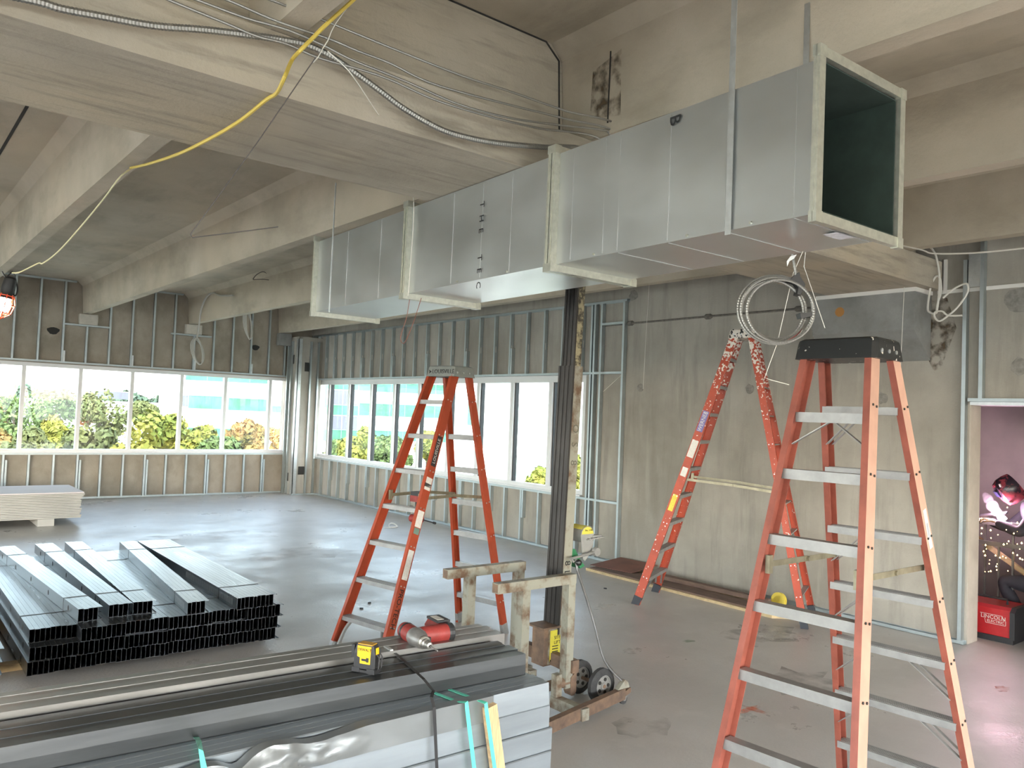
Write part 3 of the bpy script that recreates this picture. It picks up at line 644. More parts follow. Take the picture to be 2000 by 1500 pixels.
m = MB().prism([Q(x, y, -.03) for x, y in [(1548, 498), (1543, 506), (1534, 512), (1530, 522), (1529, 512), (1536, 502)]], kz * .004); obj('pull_tab', m, M_galv, coil)
pt = [Q(1562, 490, -.02), Q(1552, 530, .03), Q(1526, 668, .04), Q(1500, 738, .02), Q(1512, 742, .02), Q(1548, 750, .02)]
obj('hanger_wire', MB().tube(pt, .0016, 4), M_wirew, label='thin bright wire falling in front of the cable coil', cat='wire', loc=pt[0])
pt = [Q(1567, 492, -.02), Q(1573, 515), Q(1603, 640, -.05)]
obj('hanger_wire', MB().tube(pt, .0016, 4), M_wirew, label='thin bright wire running from the duct down to the black ladder cap', cat='wire', loc=pt[0])

# white cable by the corbel
pt = [aX(7.80, *q) for q in [(1752, 464), (1785, 465), (1810, 478), (1826, 495), (1834, 530), (1835, 560), (1831, 600), (1828, 612), (1816, 610), (1812, 600), (1818, 560), (1828, 540), (1836, 545), (1838, 570), (1832, 590), (1829, 610)]]
obj('white_cable', MB().tube(spline(pt, 6), .010, 6), M_wirew, label='white cable drooping in tangled loops beside the corbel', cat='cable', loc=pt[0], smooth=True)
pt = [aX(7.75, *q) for q in [(1842, 582), (1862, 565), (1885, 554), (1891, 560), (1888, 575), (1870, 600), (1850, 618), (1835, 627), (1826, 620), (1826, 610), (1840, 608), (1852, 616), (1880, 616)]]
obj('white_cable', MB().tube(spline(pt, 6), .009, 6), M_wirew, label='white cable loop resting against the tall stud by the doorway', cat='cable', loc=pt[0], smooth=True)
pt = [aX(6.9, *q) for q in [(1738, 470), (1755, 478), (1800, 488), (1822, 495), (1880, 495), (1940, 491), (2060, 478)]]
obj('white_cable', MB().tube(spline(pt, 6), .007, 6), M_wirew, label='straight white cable stretched from the duct corner to the right edge', cat='cable', loc=pt[0], smooth=True)
pt = [aX(7.6, *q) for q in [(1775, 490), (1785, 508), (1783, 520), (1785, 535), (1800, 555)]]
obj('white_cable', MB().tube(spline(pt, 5), .004, 5), M_wirew, label='short thin wire end curling in front of the girder end', cat='cable', loc=pt[0])
for (lb, pp, v) in [('thin plumb string hanging left of the patched wall holes', [(1268, 556), (1262, 650), (1256, 760)], 7.6), ('thin plumb string hanging right of the black ladder cap', [(1768, 520), (1762, 650), (1756, 780)], 7.6), ('thin wire hanging beside the window end of the concrete wall', [(1178, 765), (1213, 733)], 7.9)]:
    pt = [aX(v, *q) for q in pp]; obj('plumb_string', MB().tube(pt, .003, 4), M_wirew, label=lb, cat='string', loc=pt[0])
# loops near the far left wall
def loops(label, yy, px, ctr, rx, ry, n, r, m_, tilt=0.2):
    AT = yy if callable(yy) else (lambda *q: aY(yy, *q)); pt = [AT(*q) for q in px]; mb = MB().tube(spline(pt, 5), r, 5); k = (pt[-1] - CP).dot(CF) / FPX
    for i in range(n):
        o = AT(*ctr); q = []
        for s in range(18):
            a_ = s * 2 * math.pi / 18; x, z = (rx + i * 1.5) * math.cos(a_), (ry - i) * math.sin(a_); ca, sa = math.cos(tilt + .06 * i), math.sin(tilt + .06 * i)
            q.append(o + Vector((k * (x * ca - z * sa), .02 * i, k * (x * sa + z * ca))))
        mb.tube(q, r, 5, closed=True)
    obj('cable_loop', mb, m_, label=label, cat='cable', loc=pt[0])
loops('grey cable looped in a long oval on the far left wall', lambda *q: aX(5.16, *q), [(455, 577), (430, 577), (415, 572), (402, 582), (393, 605), (388, 640), (385, 660)], (387, 686), 8, 26, 3, .018, mat('grey_cable', (.42, .40, .36), .6))
loops('narrow hank of cable hanging below the third stem', 14.5, [(495, 520), (489, 555), (482, 605)], (486, 635), 5, 28, 3, .013, mat('grey_cable', (.42, .40, .36), .6), .12)
pt = [aY(13, *q) for q in [(494, 545), (502, 536), (515, 531), (530, 541), (545, 548), (570, 548), (612, 536)]]
obj('low_voltage_wire', MB().tube(spline(pt, 5), .007, 5), M_wired, label='dark wire rising in an arch left of the duct end', cat='wire', loc=pt[0])
pt = [aY(13, *q) for q in [(494, 546), (520, 546), (560, 552), (612, 545)]]
obj('low_voltage_wire', MB().tube(spline(pt, 5), .006, 5), M_wired, label='dark wire running level below the arched one by the duct end', cat='wire', loc=pt[0])
# ================================================================ STEP LADDERS
STEP = .2921
M_fg = mat('fibreglass_orange', (.33, .052, .019), .42, var=.14, scale=7, coords='obj')
M_fgd = mat('fibreglass_worn', (.27, .075, .05), .5, var=.22, scale=9, coords='obj'); M_fgf = mat('fibreglass_bleached_lit', (.50, .29, .21), .5, var=.14, scale=5, coords='obj')  # outer webs paler: side light put into the colour along with bleaching
def splash(name, base, z0, z1):
    """orange fibreglass with white paint drips thicker towards the top of the ladder"""
    m = mat(name, base, .45, var=.14, scale=7, coords='obj'); nt = m.node_tree; N = nt.nodes; L = nt.links; B = N['Principled BSDF']
    src = B.inputs['Base Color'].links[0].from_socket
    tc = N.new('ShaderNodeTexCoord'); n = N.new('ShaderNodeTexNoise'); n.inputs['Scale'].default_value = 34; n.inputs['Detail'].default_value = 3
    L.new(tc.outputs['Object'], n.inputs['Vector']); sp = N.new('ShaderNodeSeparateXYZ'); L.new(tc.outputs['Object'], sp.inputs[0])
    r = N.new('ShaderNodeMapRange'); r.inputs['From Min'].default_value = z0; r.inputs['From Max'].default_value = z1; r.inputs['To Min'].default_value = -.16; r.inputs['To Max'].default_value = .06
    L.new(sp.outputs['Z'], r.inputs['Value']); a = N.new('ShaderNodeMath'); L.new(n.outputs['Fac'], a.inputs[0]); L.new(r.outputs[0], a.inputs[1])
    g = N.new('ShaderNodeMath'); g.operation = 'GREATER_THAN'; g.inputs[1].default_value = .52; L.new(a.outputs[0], g.inputs[0])
    x = N.new('ShaderNodeMix'); x.data_type = 'RGBA'; L.new(g.outputs[0], x.inputs['Factor']); L.new(src, x.inputs[6]); x.inputs[7].default_value = (.72, .66, .58, 1); L.new(x.outputs[2], B.inputs['Base Color'])
    return m
M_fgs = splash('fibreglass_paint_splashed', (.39, .055, .02), 1.9, 2.95)
M_capb = splash('cap_black_speckled', (.012, .013, .0135), 2.2, 12)
M_capp = splash('cap_black_painted', (.022, .024, .025), .0, 2.0)
M_step = mat('step_aluminium', (.34, .335, .325), .45, .55, var=.14, scale=12, coords='obj'); M_brass = mat('spreader_zinc', (.30, .27, .19), .45, .7, var=.25, scale=14, coords='obj')
M_boot = mat('rubber_boot', (.03, .034, .042), .6); M_capg = mat('cap_grey', (.20, .215, .20), .55, var=.1, scale=20, coords='obj')
M_sticker = mat('sticker_white', (.62, .60, .55), .5, var=.12, scale=70, coords='obj'); M_stky = mat('sticker_yellow', (.66, .52, .05), .5, var=.2, scale=60, coords='obj'); M_stkb = mat('sticker_black', (.02, .02, .022), .4)
def ladder(label, q, n, mats, capm, sides, spread, braces, rail_d=.085, twin=False):
    x, y, yaw, wfb, wft, wrb, wrt, df, dr = q
    t = thing('step_ladder', label, 'ladder', (x, y, 0), (0, 0, yaw)); HL = n * STEP
    info = {}
    def P(r, tt):
        sx = -1 if r[1] == 'l' else 1
        if r[0] == 'f': w = wfb + (wft - wfb) * tt; d = -df * (1 - tt) - .07 * tt
        else: w = wrb + (wrt - wrb) * tt; d = dr * (1 - tt) + .07 * tt
        return Vector((sx * w, d, tt * HL))
    for r in ('fl', 'fr', 'rl', 'rr'):
        a, b = P(r, 0), P(r, .985); d = (b - a).normalized(); sx = -1 if r[1] == 'l' else 1
        s = Vector((sx, 0, 0)); s = (s - d * s.dot(d)).normalized(); nn = d.cross(s).normalized()
        w = (rail_d if r[0] == 'f' else rail_d * .8) / 2; fl = .030; th = .004
        poly = [(0, -w), (0, w), (-fl, w), (-fl, w - th), (-th, w - th), (-th, -w + th), (-fl, -w + th), (-fl, -w)]
        off = s * .014; mb = MB(); o = len(mb.v)
        mb.prism([a + off + s * u + nn * v for u, v in poly], b - a)
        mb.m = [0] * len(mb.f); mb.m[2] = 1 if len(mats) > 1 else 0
        info[r] = (a + off, d, s, nn, w, (b - a).length)
        ro = obj('rail', mb, list(mats), t, local=True)
        z0 = a + off; e = .002; h = .10; mb = MB()
        pf = [(e, -w - e), (e, w + e), (-fl - e, w + e), (-fl - e, -w - e)]
        mb.prism([z0 + s * u + nn * v - d * .006 for u, v in pf], d * h)
        lo = min(v.z for v in mb.v)
        for v in mb.v: v.z = max(v.z, 0.0)
        obj('foot', mb, M_boot if r in sides['boots'] else M_galv, t, local=True)
        mb = MB()
        for i in range(1, n):
            c = a + off + d * (i * STEP / d.z) + s * .0015
            for k in (-.018, .018): c2 = c + nn * k; mb.cyl(c2, c2 + s * .004, .006, 6)
        obj('rivets', mb, M_dark if len(mats) > 1 else M_galv, ro, local=True, kind='stuff')
    for f in ('f', 'r'):
        step = f == sides['step'] or twin
        for i in range(1, n):
            tt = i / n; c1, c2 = P(f + 'l', tt), P(f + 'r', tt)
            if f == sides['step']:
                D_, hh, th = .088, .034, .004; pf = [(-D_ / 2, 0), (D_ / 2, 0), (D_ / 2, -hh), (D_ / 2 - th, -hh), (D_ / 2 - th, -th), (-D_ / 2 + th, -th), (-D_ / 2 + th, -hh), (-D_ / 2, -hh)]
            else:
                if i == n - 1 and not twin: continue
                D_, hh, th = .05, .045, .003
                if twin: D_ = .055
                pf = [(-D_ / 2, 0), (D_ / 2, 0), (D_ / 2, -.012), (D_ / 2 - th, -.012), (D_ / 2 - th, -th), (-D_ / 2 + th, -th), (-D_ / 2 + th, -hh), (-D_ / 2, -hh)]
            zo = sides.get('barz', {}).get(i, 0) if f != sides['step'] else 0
            mb = MB().prism([(c1.x + .003, c1.y + u * (1 if f == 'f' else 1), c1.z + v + zo) for u, v in pf], (c2.x - c1.x - .006, 0, 0))
            if f == sides['step']:
                for k in range(5): yk = c1.y - D_ / 2 + .012 + k * .016; mb.box(c1.x + .004, yk, c1.z, c2.x - .004, yk + .006, c1.z + .002)
            so = obj('step' if f == sides['step'] else 'rear_bar', mb, M_step, t, local=True)
            for (bf, bi, sd) in braces:
                if bf == f and bi == i:
                    cs = c1 if sd < 0 else c2; g = P(f + ('l' if sd < 0 else 'r'), max(0, tt - .62 / n)); mb = MB()
                    for dy in ((-.03, .03) if f == sides['step'] else (0,)):
                        mb.beam((cs.x - sd * .17, cs.y + dy, cs.z - .03 + zo), (g.x - sd * .012, g.y + dy, g.z), .004, .02, (0, 1, 0))
                    obj('brace', mb, M_step, so, local=True)
    for sd, r in ((-1, 'l'), (1, 'r')):
        a, b = P('f' + r, spread[0] / n), P('r' + r, spread[1] / n); mid = a.lerp(b, .52) + Vector((0, 0, spread[2]))
        ox = Vector((-sd * .028, 0, 0)); mb = MB().beam(a + ox, mid + ox, .004, .026).beam(mid + ox * 1.2, b + ox * 1.2, .004, .026); mb.cyl(mid + ox * .6, mid + ox * 1.5, .011, 8)
        mb.box(a.x + ox.x - .01, a.y - .02, a.z - .04, a.x + ox.x + .01, a.y + .01, a.z + .04)
        obj('spreader', mb, M_brass, t, local=True)
    w, dp = max(wft, wrt) + .028, .13
    R = lambda hw, hd, z, c=.02: [(-hw + c, -hd, z), (hw - c, -hd, z), (hw, -hd + c, z), (hw, hd - c, z), (hw - c, hd, z), (-hw + c, hd, z), (-hw, hd - c, z), (-hw, -hd + c, z)]
    mb = MB().loft([R(w + .006, dp + .02, HL - .085), R(w, dp + .004, HL - .015), R(w - .004, dp, HL), R(w - .014, dp - .012, HL + .008)])
    co = obj('top_cap', mb, capm, t, local=True)
    mb = MB()
    for sx in (-1, 1):
        for k in range(3): mb.cyl((sx * (w + .001), -.09 + .075 * k, HL - .05), (sx * (w + .008), -.09 + .075 * k, HL - .05), .009, 8)
    obj('cap_rivets', mb, M_galv, co, local=True, kind='stuff')
    return t, P, info, HL, w, dp
def on_rail(t, info, r, s0, s1, inset, body=None, size=.03, mt=None, tm=None, down=False, name='sticker', wide=.8, dn=0.0):
    """a sticker (and lettering) on the outer web of a rail between lengths s0 and s1 along it"""
    a, d, s, nn, w, L = info[r]; c = a + d * ((s0 + s1) / 2) + s * inset + nn * dn; so = None
    if mt:
        h = (s1 - s0) / 2; ww = w * wide
        mb = MB().prism([c + d * u + nn * v for u, v in [(-h, -ww), (h, -ww), (h, ww), (-h, ww)]], s * .0012); so = obj(name, mb, mt, t, local=True)
    if body:
        o = c + s * .0022
        ux = -d if down else d; uy = s.cross(ux)
        text('lettering', body, size, tm, t if so is None else so, o, ux, uy, M=1, align='CENTER')

Q1 = (3.969, 5.74, -1.373, .288, .131, .278, .130, .923, .541)
lad1, P1, I1, H1, w1_, d1_ = ladder('orange fibreglass stepladder with a grey cap standing in the middle of the room', Q1, 8, [M_fg], M_capg, {'step': 'f', 'boots': ()}, (4.25, 4.15, .02), [])
def rail_s(t, info, r, py):      # length along a rail that lies at photo row py
    a, d, s, nn, w, L = info[r]; M_ = MW[t.name]; best = (1e9, 0)
    for k in range(400):
        v = M_ @ (a + d * (L * k / 400)) - CP; yy = 750 - FPX * v.dot(CU) / v.dot(CF)
        if abs(yy - py) < best[0]: best = (abs(yy - py), L * k / 400)
    return best[1]
def stk(t, info, r, y1, y0, **k): on_rail(t, info, r, rail_s(t, info, r, y1), rail_s(t, info, r, y0), .0008, **k)
stk(lad1, I1, 'fr', 911, 853, body='LOUISVILLE', size=.042, mt=M_stkb, tm=M_sticker, wide=.62, name='brand_label')
stk(lad1, I1, 'fr', 958, 933, mt=M_sticker); stk(lad1, I1, 'fr', 952, 945, mt=M_stkb, wide=.82, dn=.0)
stk(lad1, I1, 'fr', 1030, 998, mt=M_sticker); stk(lad1, I1, 'fr', 1043, 1032, mt=mat('sticker_green', (.14, .22, .18), .5), wide=.7)
stk(lad1, I1, 'fr', 1133, 1075, mt=M_sticker, wide=.7)
stk(lad1, I1, 'fr', 1226, 1155, body='PRO-TECH', size=.064, tm=M_ink, down=True)
text('lettering', 'LOUISVILLE', .052, M_ink, lad1, (-.085, -d1_ - .0135, H1 - .045), (1, 0, 0), (0, 0, 1), M=1)
mb = MB().prism([(-.125, -d1_ - .0145, H1 - .030), (-.094, -d1_ - .0145, H1 - .045), (-.125, -d1_ - .0145, H1 - .062), (-.116, -d1_ - .0145, H1 - .046)], (0, .004, 0)); obj('arrow_mark', mb, M_ink, lad1, local=True)
for r in ('fl', 'fr'):
    sx = -1 if r == 'fl' else 1; a = P1(r, 1 / 8); b = P1(r, 0)
    mb = MB().tube(spline([a + Vector((-sx * .09, 0, -.02)), a.lerp(b, .35) + Vector((-sx * .055, 0, 0)), a.lerp(b, .8) + Vector((-sx * .035, 0, 0)), b + Vector((-sx * .03, 0, .03))], 5), .016, 6)
    obj('shoe_brace', mb, mat('dull_grey_metal', (.22, .215, .20), .6, .3), lad1, local=True)

Q2 = (3.473, 1.859, -1.514, .337, .141, .34, .155, .588, .783)
bz = {7: -.035, 6: .0}
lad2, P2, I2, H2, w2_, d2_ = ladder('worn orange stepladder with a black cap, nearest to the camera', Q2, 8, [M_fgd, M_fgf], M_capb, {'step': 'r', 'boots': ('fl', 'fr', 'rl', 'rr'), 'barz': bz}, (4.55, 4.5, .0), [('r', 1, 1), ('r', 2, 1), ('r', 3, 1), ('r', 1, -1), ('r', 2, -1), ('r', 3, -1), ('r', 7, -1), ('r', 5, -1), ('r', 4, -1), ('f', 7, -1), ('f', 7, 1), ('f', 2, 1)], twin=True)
on_rail(lad2, I2, 'rr', rail_s(lad2, I2, 'rr', 1070), rail_s(lad2, I2, 'rr', 995), .0008, mt=M_sticker, wide=.5)
on_rail(lad2, I2, 'rr', rail_s(lad2, I2, 'rr', 1050), rail_s(lad2, I2, 'rr', 1022), .002, mt=mat('sticker_grey', (.35, .36, .40), .5), wide=.2)

Q3 = (7.19, 4.985, -2.717, .366, .127, .345, .143, .989, .693)
lad3, P3, I3, H3, w3_, d3_ = ladder('tall paint-splashed orange stepladder standing sideways before the concrete wall', Q3, 10, [M_fgs], M_capp, {'step': 'f', 'boots': ('fl', 'fr', 'rl', 'rr')}, (4.6, 4.35, .01), [('f', 1, 1), ('f', 1, -1), ('r', 1, 1), ('r', 3, -1)])
stk(lad3, I3, 'fr', 843, 803, body='WERNER', size=.055, mt=mat('sticker_blue', (.16, .14, .35), .4), tm=M_sticker, wide=.75, name='brand_label')
stk(lad3, I3, 'fr', 893, 860, mt=M_sticker); stk(lad3, I3, 'fr', 930, 913, mt=M_sticker, wide=.7); stk(lad3, I3, 'fr', 998, 966, mt=M_stky, wide=.6)
# impact driver hooked on a step of the middle ladder
k1 = P1('fl', 4 / 8); M1 = MW[lad1.name]
def L1w(u, dy, dz): c1, c2 = P1('fl', 4 / 8), P1('fr', 4 / 8); return M1 @ (c1.lerp(c2, u) + Vector((0, dy, dz)))
o = L1w(.66, .03, .0); e = (M1.to_3x3() @ Vector((1, 0, 0))).normalized(); n_ = (M1.to_3x3() @ Vector((0, 1, 0))).normalized(); z_ = Vector((0, 0, 1))
t = thing('impact_driver', 'red and black impact driver hooked over a step of the middle ladder', 'driver', L1w(.66, .03, -.2))
b0 = o + n_ * .07
M_red = mat('tool_red', (.27, .035, .03), .5, var=.25, scale=25); M_tb = mat('tool_black', (.022, .022, .024), .5); M_tg = mat('tool_grey', (.28, .275, .27), .45, .6, var=.2, scale=30)
obj('motor_housing', MB().lathe(b0 - e * .075 - z_ * .105, e, [(0, .02), (.01, .033), (.08, .036), (.11, .032), (.14, .022)], 12), M_red, t, smooth=True)
obj('handle', MB().tube([b0 - z_ * .09 - e * .02, b0 - z_ * .03, b0 + z_ * .045], [.02, .018, .022], 8), M_tb, t)
obj('battery', MB().box(-.055, -.035, 0, .065, .035, .05).xf(Matrix.Translation(b0 + z_ * .035) @ Matrix(((e.x, n_.x, 0, 0), (e.y, n_.y, 0, 0), (0, 0, 1, 0), (0, 0, 0, 1)))), M_red, t)
obj('battery_cap', MB().box(-.05, -.034, .05, .06, .034, .082).xf(Matrix.Translation(b0 + z_ * .035) @ Matrix(((e.x, n_.x, 0, 0), (e.y, n_.y, 0, 0), (0, 0, 1, 0), (0, 0, 0, 1)))), M_tb, t)
obj('bit', MB().cyl(b0 + e * .06 - z_ * .105, b0 + e * .19 - z_ * .115, .005, 6).cyl(b0 + e * .19 - z_ * .115, b0 + e * .215 - z_ * .117, .010, 8), M_tb, t)
obj('belt_hook', MB().tube([b0 - n_ * .0 - z_ * .075, b0 - n_ * .05 - z_ * .06, b0 - n_ * .055 + z_ * .004, b0 - n_ * .09 + z_ * .004], .004, 5), M_tg, t)
# ================================================================ MATERIAL LIFT
M_cream = mat('chipped_cream_paint', (.29, .28, .225), .6, col2=(.13, .075, .04), scale=8, det=9, ramp=(.47, .64), coords='obj'); M_rust = mat('rusty_steel', (.27, .17, .11), .75, .2, col2=(.12, .085, .065), scale=11, det=8, coords='obj')
M_mast = mat('mast_steel', (.065, .06, .057), .4, .6, var=.35, scale=10, stretch=(1, 1, .2), coords='obj'); M_tyre = mat('tyre_rubber', (.045, .045, .045), .8, var=.3, scale=20, coords='obj'); M_hub = mat('hub_grey', (.25, .245, .23), .55, .2, var=.15, scale=20, coords='obj')
lift = thing('material_lift', 'rusty cream material lift with a tall mast and crank winch under the duct', 'lift', (3.95, 4.28, 0))
def box_at(mb, c, sx, sy, sz): mb.box(c[0] - sx / 2, c[1] - sy / 2, c[2] - sz / 2, c[0] + sx / 2, c[1] + sy / 2, c[2] + sz / 2)
for (yy, x0, x1, pa, pb) in ((4.03, 3.20, 3.885, 3.44, 3.848), (4.555, 3.175, 3.872, 3.385, 3.83)):
    fr = obj('fork_bar', MB().box(x0, yy - .032, .805, x1, yy + .032, .869), M_cream, lift)
    obj('bar_end', MB().box(x0 - .001, yy - .026, .811, x0 + .003, yy + .026, .863), M_rust, fr)
    for px_ in (pa, pb): obj('post', MB().box(px_ - .032, yy - .032, .10, px_ + .032, yy + .032, .805), M_cream, lift)
    obj('fork_bar', MB().cyl((x0 + .1, yy, .135), (3.90, yy, .135), .034, 12), M_rust, lift)
    obj('lug', MB().prism([(3.862, yy - .036, .17), (3.862, yy - .036, .07), (3.875, yy - .036, .045), (3.90, yy - .036, .045), (3.915, yy - .036, .07), (3.915, yy - .036, .21)], (0, .07, 0)), M_rust, lift)
obj('cross_beam', MB().box(3.86, 3.98, .20, 3.92, 4.62, .285), M_rust, lift)
M_lean = Matrix.Translation((3.955, 4.28, 0)) @ Matrix.Rotation(math.radians(1.75), 4, 'Y')
def mast(z0, z1, sx, sy, m1, nm):
    mb = MB().box(-sx / 2 + .01, -sy / 2, z0, sx / 2, sy / 2, z1); mb.xf(M_lean); o = obj(nm, mb, m1, lift)
    mb = MB()
    for yv in (-sy / 2, -.03, .012, sy / 2 - .018): mb.box(-sx / 2 - .006, yv, z0, -sx / 2 + .012, yv + .018, z1)
    mb.box(-sx / 2 - .001, -sy / 2 + .002, z0, -sx / 2 + .011, sy / 2 - .002, z1); mb.xf(M_lean); obj('mast_channel', mb, M_mast, o)
    return o
ma = mast(.40, 2.32, .092, .155, M_cream, 'mast_section'); mc = mast(2.32, 3.22, .072, .13, mat('mast_oily', (.36, .31, .19), .6, .2, col2=(.06, .05, .035), scale=24, det=6, ramp=(.42, .58), coords='obj'), 'mast_section')
for i, ch in enumerate('8L+7XOK'):
    p = M_lean @ Vector((.004, -.0785, .92 - .068 * i)); text('scribble', ch, .075, M_ink, ma, p, (0, 0, -1), (1, 0, 0))
for i, ch in enumerate('OS8'):
    p = M_lean @ Vector((.004, -.0785, 1.9 - .13 * i)); text('scribble', ch, .085, mat('marker_grey', (.12, .11, .08), .7), ma, p, (0, 0, -1), (1, 0, 0))
mb = MB().box(3.80, 4.215, .195, 3.96, 4.34, .455); bx = obj('mast_foot', mb, M_rust, lift)
mb = MB().box(3.77, 4.19, .455, 4.03, 4.37, .467); obj('mast_foot_plate', mb, M_rust, lift)
mb = MB().box(3.84, 4.208, .205, 3.96, 4.215, .455); obj('mast_foot_face', mb, M_cream, bx)
pl = obj('placard', MB().box(3.852, 4.204, .225, 3.945, 4.208, .438), mat('placard_yellow', (.70, .62, .06), .5, var=.08, scale=30, coords='obj'), lift)
text('lettering', 'SITE', .034, M_ink, pl, (3.885, 4.203, .385), (1, 0, 0), (0, 0, 1)); text('lettering', 'LIFT', .034, M_ink, pl, (3.885, 4.203, .352), (1, 0, 0), (0, 0, 1))
mb = MB().box(3.852, 4.202, .225, 3.945, 4.204, .238)
for k in range(5): mb.box(3.87, 4.202, .325 - k * .019, 3.925, 4.204, .331 - k * .019)
obj('print', mb, M_ink, pl, kind='stuff')
mb = MB().beam((3.66, 3.92, .05), (3.66, 3.92, .25), .05, .05, (0, 1, 0)); obj('strut', mb, M_cream, lift)
mb = MB().beam((3.66, 3.945, .07), (3.66, 3.64, .07), .06, .075); obj('cross_member', mb, M_cream, lift)
mb = MB().beam((3.70, 4.2, .16), (3.70, 4.8, .16), .06, .06); obj('cross_member', mb, M_cream, lift)
la, lb = Vector((3.10, 3.575, .075)), Vector((4.15, 3.78, .075)); u_ = (lb - la).normalized(); v_ = Vector((-u_.y, u_.x, 0))
mb = MB().beam(la, lb, .045, .075); mb.beam(lb, lb + u_ * .07 + Vector((0, 0, .012)), .045, .035); obj('base_leg', mb, M_rust, lift)
obj('base_leg', MB().beam((3.1, 4.83, .075), (3.80, 4.83, .075), .045, .075), M_rust, lift)
mb = MB().box(3.72, 4.36, .10, 3.83, 4.86, .16); obj('cross_member', mb, M_cream, lift)
for wy in (4.10, 3.885):
    mb = MB().lathe((4.045, wy - .033, .118), (0, 1, 0), [(0, .075), (.006, .10), (.018, .116), (.048, .116), (.060, .10), (.066, .075), (.05, .072), (.016, .072)], 24, True); wo = obj('wheel', mb, M_tyre, lift, smooth=True)
    mb = MB().lathe((4.045, wy - .03, .118), (0, 1, 0), [(0, .02), (0, .024), (.008, .028), (.012, .06), (.004, .068), (.006, .074), (.05, .074), (.05, .02)], 24); obj('hub', mb, M_hub, wo, smooth=True)
    mb = MB()
    for k in range(5):
        a_ = k * 1.2566; mb.lathe((4.045 + .045 * math.cos(a_), wy - .026, .118 + .045 * math.sin(a_)), (0, 1, 0), [(0, .013), (.004, .013)], 8)
    obj('hub_hole', mb, M_dark, wo, kind='stuff')
obj('axle', MB().cyl((4.045, 3.85, .118), (4.045, 4.25, .118), .013, 8), M_rust, lift)
mb = MB().beam((3.93, 4.18, .20), (4.06, 4.18, .13), .05, .06); obj('axle_bracket', mb, M_rust, lift)
c0 = lb + u_ * .005 + Vector((0, -.0, -.042))
mb = MB().lathe((c0.x, c0.y - .012, .035), (0, 1, 0), [(0, .02), (.003, .034), (.021, .034), (.024, .02)], 16); co = obj('caster', mb, M_tyre, lift)
mb = MB().prism([(c0.x - .022, c0.y - .016, .075), (c0.x + .03, c0.y - .016, .075), (c0.x + .012, c0.y - .016, .025), (c0.x - .008, c0.y - .016, .025)], (0, .003, 0)); obj('caster_fork', mb, M_hub, co)
mb = MB().prism([lb + Vector((-.07, -.02, .037)), lb + Vector((.045, -.02, .037)), lb + Vector((.03, -.02, .075)), lb + Vector((0, -.02, .095)), lb + Vector((-.02, -.02, .08))], (0, .035, 0)); obj('gusset', mb, M_cream, lift)
pt = [aY(4.20, 1124, 1092), aY(4.19, 1127, 1110), aY(4.15, 1134, 1132), aY(4.02, 1160, 1215), aY(3.90, 1181, 1290), lb + Vector((-.005, 0, .08))]
obj('brace_rod', MB().tube(spline(pt, 4), .0095, 8), mat('worn_steel', (.22, .215, .21), .4, .8, var=.25, scale=12, coords='obj'), lift)
# winch
wc = Vector((4.13, 4.20, 1.075)); M_wing = mat('winch_grey', (.40, .40, .38), .45, .6, var=.1, scale=20, coords='obj'); M_wgreen = mat('winch_green', (.03, .20, .08), .5, var=.3, scale=20, coords='obj')
obj('winch_drum', MB().lathe(wc + Vector((.02, -.02, .02)), (0, 1, 0), [(0, .06), (.002, .062), (.13, .062), (.132, .05)], 16), M_wing, lift, smooth=True)
def plate(pts, y, th): return MB().prism([(wc.x + a, wc.y + y, wc.z + b) for a, b in pts], (0, th, 0))
outl = [(-.05, .02), (-.042, .05), (-.02, .075), (.01, .085), (.045, .078), (.072, .055), (.082, .02), (.078, -.06), (.05, -.115), (.0, -.165), (-.02, -.15), (-.035, -.08)]
wp = obj('winch_plate', plate(outl, -.03, .006), M_wing, lift)
obj('winch_label', plate([(-.042, .028), (-.036, .05), (-.016, .072), (.01, .081), (.043, .074), (.067, .053), (.076, .028)], -.032, .002), mat('label_yellow', (.68, .58, .08), .5), wp)
text('lettering', 'No. 1100', .02, M_ink, wp, (wc.x - .012, wc.y - .0335, wc.z + .055), (1, 0, 0), (0, 0, 1))
obj('winch_cover', MB().prism([(wc.x + .02 + .066 * math.cos(a_), wc.y - .02, wc.z + .02 + .066 * math.sin(a_)) for a_ in [.9 + k * .22 for k in range(8)]] + [(wc.x + .02 + .062 * math.cos(a_), wc.y - .02, wc.z + .02 + .062 * math.sin(a_)) for a_ in [.9 + k * .22 for k in range(7, -1, -1)]], (0, .13, 0)), mat('label_yellow2', (.6, .52, .10), .5), lift)
obj('winch_bracket', MB().prism([(4.0, 4.205, 1.0), (4.06, 4.205, .995), (4.13, 4.205, .90), (4.165, 4.205, .865), (4.12, 4.205, .85), (4.05, 4.205, .93), (4.0, 4.205, .90)], (0, .10, 0)), M_wgreen, lift)
mb = MB().beam(wc + Vector((.0, -.045, -.012)), wc + Vector((.165, -.045, .002)), .006, .022, (0, 1, 0)); mb.box(wc.x + .06, wc.y - .044, wc.z + .004, wc.x + .15, wc.y + .02, wc.z + .014); obj('ratchet_lever', mb, M_wing, lift)
mb = MB()
for a_, b_ in ((.02, -.01), (.055, -.008), (.1, -.003)): mb.cyl(wc + Vector((a_, -.055, b_)), wc + Vector((a_, -.03, b_)), .009, 6)
obj('bolts', mb, M_hub, wp, kind='stuff')
hc = wc + Vector((.082, -.075, -.10)); mb = MB().lathe(hc, (0, 1, 0), [(0, .03), (.012, .034), (.03, .034), (.035, .02), (.05, .015), (.052, .01)], 14); obj('crank_hub', mb, M_hub, lift, smooth=True)
